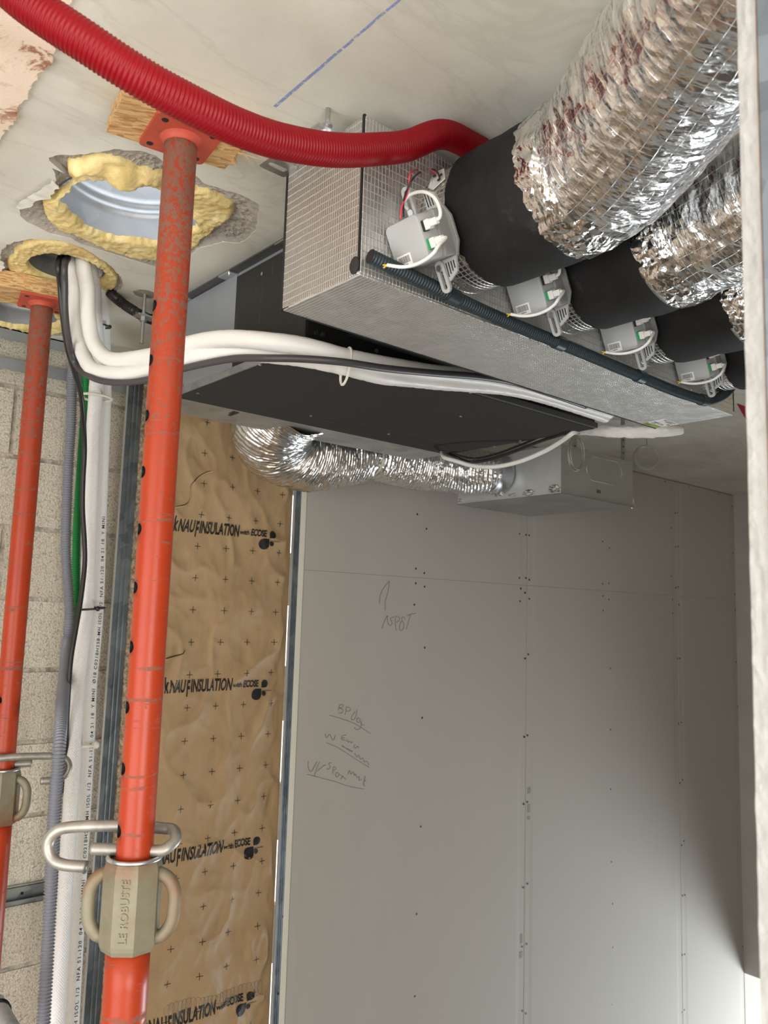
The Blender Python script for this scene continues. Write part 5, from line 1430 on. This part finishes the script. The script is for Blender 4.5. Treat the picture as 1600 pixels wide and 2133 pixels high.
MB().prism([(p.x-0.008, p.y-0.006, UZ0), (p.x+0.010, p.y-0.004, UZ0), (p.x+0.007, p.y+0.034, UZ0-0.003), (p.x-0.002, p.y+0.030, UZ0-0.004), (p.x-0.006, p.y+0.012, UZ0-0.002)], (0, 0, 0.0012)).build('torn_flap', M['felt'], fu)
# hanger: threaded rod with a bracket at the unit's rear left
hr = at_z(302, 612, ZC)
hg = thing('hanger_rod', 'threaded rod hanger with a slotted bracket beside the near prop', 'hanger', (hr.x, hr.y, ZC))
MB().cyl((hr.x, hr.y, ZC), (hr.x, hr.y, ZC-0.122), 0.0042, n=14).build('threaded_rod', M['galv_dull'], hg)
MB().box((hr.x-0.018, hr.y-0.014, ZC-0.058), (UX0+0.004, hr.y+0.014, ZC-0.054)).build('bracket', M['galv_dull'], hg)
mb = MB().cyl((hr.x, hr.y, ZC-0.068), (hr.x, hr.y, ZC-0.058), 0.0085, n=6).cyl((hr.x, hr.y, ZC-0.054), (hr.x, hr.y, ZC-0.051), 0.012, n=20)
mb.build('nut', M['galv'], hg)
MB().grid(20, 4, lambda u, v: Vector((hr.x+(0.004+0.022*v)*cos(2*pi*u)*(1+0.25*noise.noise(Vector((cos(2*pi*u)*2, sin(2*pi*u)*2, 1)))), hr.y+(0.004+0.022*v)*sin(2*pi*u), ZC-0.0012+0.0008*v))).build('drill_scar', M['slab_raw'], hg)

# ---- return duct, grille box and their wiring
gb = thing('grille_box', 'galvanised sheet-metal grille box hung under the ceiling in front of the plasterboard', 'plenum', (2.13, 1.60, 0.40))
GX0, GX1, GY0, GY1, GZ0, GZ1 = 2.130, 2.545, 1.600, 2.060, 0.400, 0.560
t_ = 0.0015
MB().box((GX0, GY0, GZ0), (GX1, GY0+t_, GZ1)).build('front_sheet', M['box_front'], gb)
MB().box((GX0, GY0+t_, GZ0), (GX0+t_, GY1, GZ1)).build('left_sheet', M['lit_zinc'], gb)
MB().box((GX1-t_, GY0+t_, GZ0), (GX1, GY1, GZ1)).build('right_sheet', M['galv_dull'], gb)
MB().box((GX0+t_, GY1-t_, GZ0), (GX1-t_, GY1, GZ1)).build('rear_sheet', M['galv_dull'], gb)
MB().box((GX0-0.004, GY0-0.004, GZ0-0.0022), (GX1+0.006, GY1+0.004, GZ0-0.0002)).build('bottom_film', plain('cloudy_film', srgb(150, 150, 148), 0.35, 0.7, 5, 0.15, 10, 0.5, 0.01), gb)
MB().box((GX0, GY0, GZ1), (GX1, GY1, GZ1+t_)).build('top_sheet', M['galv_dull'], gb)
# pressed oblong on the front, small print
ov = []
cx_, cz_ = 2.372, 0.505; a_l, r_ = 0.062, 0.042
for k in range(49):
    a = 2*pi*k/48; ov.append(Vector((cx_+(a_l if cos(a) > 0 else -a_l)+r_*cos(a), GY0-0.0004, cz_+r_*sin(a))))
MB().tube(ov, 0.0010, 6, False).build('pressed_outline', M['galv'], gb, smooth=True)
mb = MB()
for k, (x, z) in enumerate(((2.325, 0.432), (2.325, 0.428), (2.325, 0.424))):
    for j in range(5): mb.box((x+0.005*j, GY0-0.0004, z), (x+0.005*j+0.0036, GY0, z+0.0028))
mb.build('stamped_print', M['screw'], gb)
def crumple(c, s, seed, par, nm='foil_scrap'):
    mb = MB().sphere((0, 0, 0), 1, 14, 10)
    mb.v = [tuple(Vector(c)+Vector((v[0]*s[0], v[1]*s[1], v[2]*s[2]))*(1+0.55*noise.noise(Vector(v)*2.6+Vector((seed, 0, 0))))) for v in mb.v]
    return mb.build(nm, M['foil_tape'], par, smooth=False)
for px_, py_, s in ((1154, 1018, (0.006, 0.024, 0.013)), (1100, 1026, (0.005, 0.022, 0.009)), (1068, 1031, (0.004, 0.016, 0.005)), (1040, 1030, (0.005, 0.020, 0.008))):
    p = at_x(px_, py_, GX0-0.004); crumple(p, s, px_*0.1, gb)
crumple((GX1+0.006, GY0+0.004, GZ0+0.012), (0.006, 0.006, 0.017), 3.3, gb)
p = at_y(958, 1043, GY1-0.01); crumple(p, (0.012, 0.010, 0.005), 5.5, gb)
for x, y in ((GX0+0.10, GY0+0.02), (GX1-0.012, GY0+0.03)):
    mb = MB().box((x-0.012, y, GZ1-0.02), (x+0.012, y+0.0015, ZC)); s_ = mb.build('hanging_strap', M['galv_dull'], gb)
    hb = MB()
    for k in range(6): hb.cyl((x, y-0.0004, GZ1+0.012+0.024*k), (x, y+0.0002, GZ1+0.012+0.024*k), 0.0035, n=8)
    adopt(hb.build('strap_holes', M['screw'], None), s_)
# spigot on the left sheet and the bare foil flex
MB().cyl((GX0+0.002, 1.855, 0.487), (GX0-0.05, 1.862, 0.490), 0.068, n=40).build('spigot', M['galv'], gb, smooth=True, autos=40)
rd = thing('return_duct', 'bare foil flexible duct looping from under the unit to the grille box', 'duct', (1.24, 1.95, 0.40))
RP = [(1.245, 1.800, 0.585), (1.245, 1.885, 0.565), (1.262, 1.965, 0.530), (1.325, 2.028, 0.496), (1.43, 2.052, 0.486), (1.55, 2.050, 0.492), (1.645, 2.040, 0.505), (1.70, 2.035, 0.512), (1.80, 2.032, 0.512), (1.92, 2.012, 0.508), (2.02, 1.955, 0.500), (2.085, 1.885, 0.492), (2.124, 1.856, 0.488)]
P = spline(RP, 0.0022)
tot = sum((P[i]-P[i-1]).length for i in range(1, len(P)))
def rr_flex(L, th, p):
    u = L/tot
    base = 0.122 if u < 0.35 else 0.122+(0.088-0.122)*min(1, (u-0.35)/0.2)
    xs = p.x
    base -= 0.026*math.exp(-((xs-1.69)/0.022)**2) if p.y > 1.98 else 0
    if u > 0.80: base = 0.088+(0.074-0.088)*(u-0.80)/0.2
    ridge = abs(sin(2*pi*(L*0.5/0.011) + 1.6*noise.noise(Vector((L*9, cos(th)*1.2, sin(th)*1.2)))))
    crk = fbm(Vector((L*60, cos(th)*4, sin(th)*4)), 3)
    return base - 0.0055*ridge - 0.0035*crk + 0.003*noise.noise(Vector((L*13, cos(th)*2, sin(th)*2)))
mb = MB().tube(P, 0.1, 84, False, rr_flex)
def clampv(v):
    x, y, z = v
    y = min(y, YB-0.003)
    if UX0 < x < UX1 and y < UY2+0.002 and z > UZ0-0.002 and False: z = UZ0-0.002
    return (x, y, z)
mb.v = [clampv(v) for v in mb.v]
mb.build('flex_skin', M['foil_flex'], rd, smooth=True)
k0 = min(range(len(P)), key=lambda i: abs(P[i].x-1.692)+(0 if P[i].y > 2 else 9)); f_ = frames(P)[k0]
zt_ = [f_[0]+f_[1]*0.066*cos(a)+f_[2]*0.066*sin(a) for a in [2*pi*k/36 for k in range(37)]]
zq = zip_tie(zt_, 0.0034, M['tie_white'], 'wide white tie pinching the bare foil duct behind the unit')
p = at_y(606, 938, 1.93); crumple(p, (0.022, 0.010, 0.024), 9.1, rd, 'foil_scrap')

# wiring that hangs between the unit and the grille box
cable('cable', [at_z(930, 944, UZ0-0.004)+Vector((0, 0.02, 0.01)), at_y(925, 952, 1.66), at_y(950, 960, 1.62), at_y(985, 970, 1.58), at_y(1030, 972, 1.52), at_y(1080, 962, 1.46), at_y(1130, 942, 1.39), at_y(1165, 922, 1.32), at_y(1190, 904, 1.26), at_z(1200, 898, UZ0+0.002)], 0.0062, M['white_plastic'], 'white cable sagging under the end of the unit')
cable('cable', [at_z(938, 945, UZ0)+Vector((0, 0.02, 0.006)), at_y(952, 953, 1.68), at_y(980, 962, 1.66), at_y(1020, 957, 1.60), at_y(1070, 941, 1.52), at_y(1120, 921, 1.42), at_y(1160, 908, 1.34), at_z(1180, 902, UZ0+0.003)], 0.0048, M['black_plastic'], 'black cable sagging just above the white one, under the end of the unit')
cable('cable', [at_z(948, 944, UZ0)+Vector((0, 0.03, 0.006)), at_y(985, 955, 1.70), at_y(1030, 947, 1.62), at_y(1085, 927, 1.52), at_y(1130, 908, 1.44), at_z(1150, 905, UZ0+0.004)], 0.0038, M['black_plastic'], 'thin black cable uppermost of those sagging under the unit')
def coil(px_, py_, Y, rw, rh, label, yaw, seed):
    c = at_y(px_, py_, Y); rr3 = random.Random(seed); pts = []
    e = Vector((cos(yaw), sin(yaw), 0)); N = 4
    for k in range(24*N+1):
        a = 2*pi*k/24+pi/2; j = 1+0.05*sin(a*0.37+seed)+0.03*noise.noise(Vector((k*0.2, seed, 0)))
        pts.append(c + e*(rw*j*cos(a)) + Vector((0, 0, rh*j*sin(a))) + Vector((-e.y, e.x, 0))*(0.006*sin(a*0.31+seed)))
    top = Vector((c.x-0.01, c.y+0.01, ZC))
    pts = [top, top.lerp(pts[0], 0.5)+Vector((0.008, 0, 0))] + pts
    return tag(MB().tube(spline(pts, 0.004), 0.0021, 6, True).build('wire_coil', M['galv_dull'], None, smooth=True), label, 'wire')
coil(1201, 944, 1.50, 0.030, 0.052, 'coil of thin wire hanging in front of the grille box', -0.2, 2)
coil(1347, 953, 1.62, 0.046, 0.043, 'coil of thin wire hanging to the right of the grille box', -0.65, 5)
# red plastic sheet past the plenum's far end
q = [at_y(x, y, 1.25) for x, y in ((1528, 824), (1580, 814), (1580, 905), (1553, 868))]
rs = MB().prism(q, (0, 0.004, 0)).build('red_sheet', M['red_sheet'])
tag(rs, 'dark red plastic flap beyond the far end of the plenum', 'flap')
mb = MB().box((q[1].x-0.01, q[1].y, q[1].z-0.002), (q[1].x+0.002, q[1].y+0.004, ZC)); adopt(mb.build('hanging_tab', M['red_sheet'], None), rs)

# everything above was written from the lens: lift it so that the floor lies at z = 0
for o in list(bpy.data.objects):
    if o.parent is None and o.type not in ('CAMERA', 'LIGHT'): o.location.z += EYE
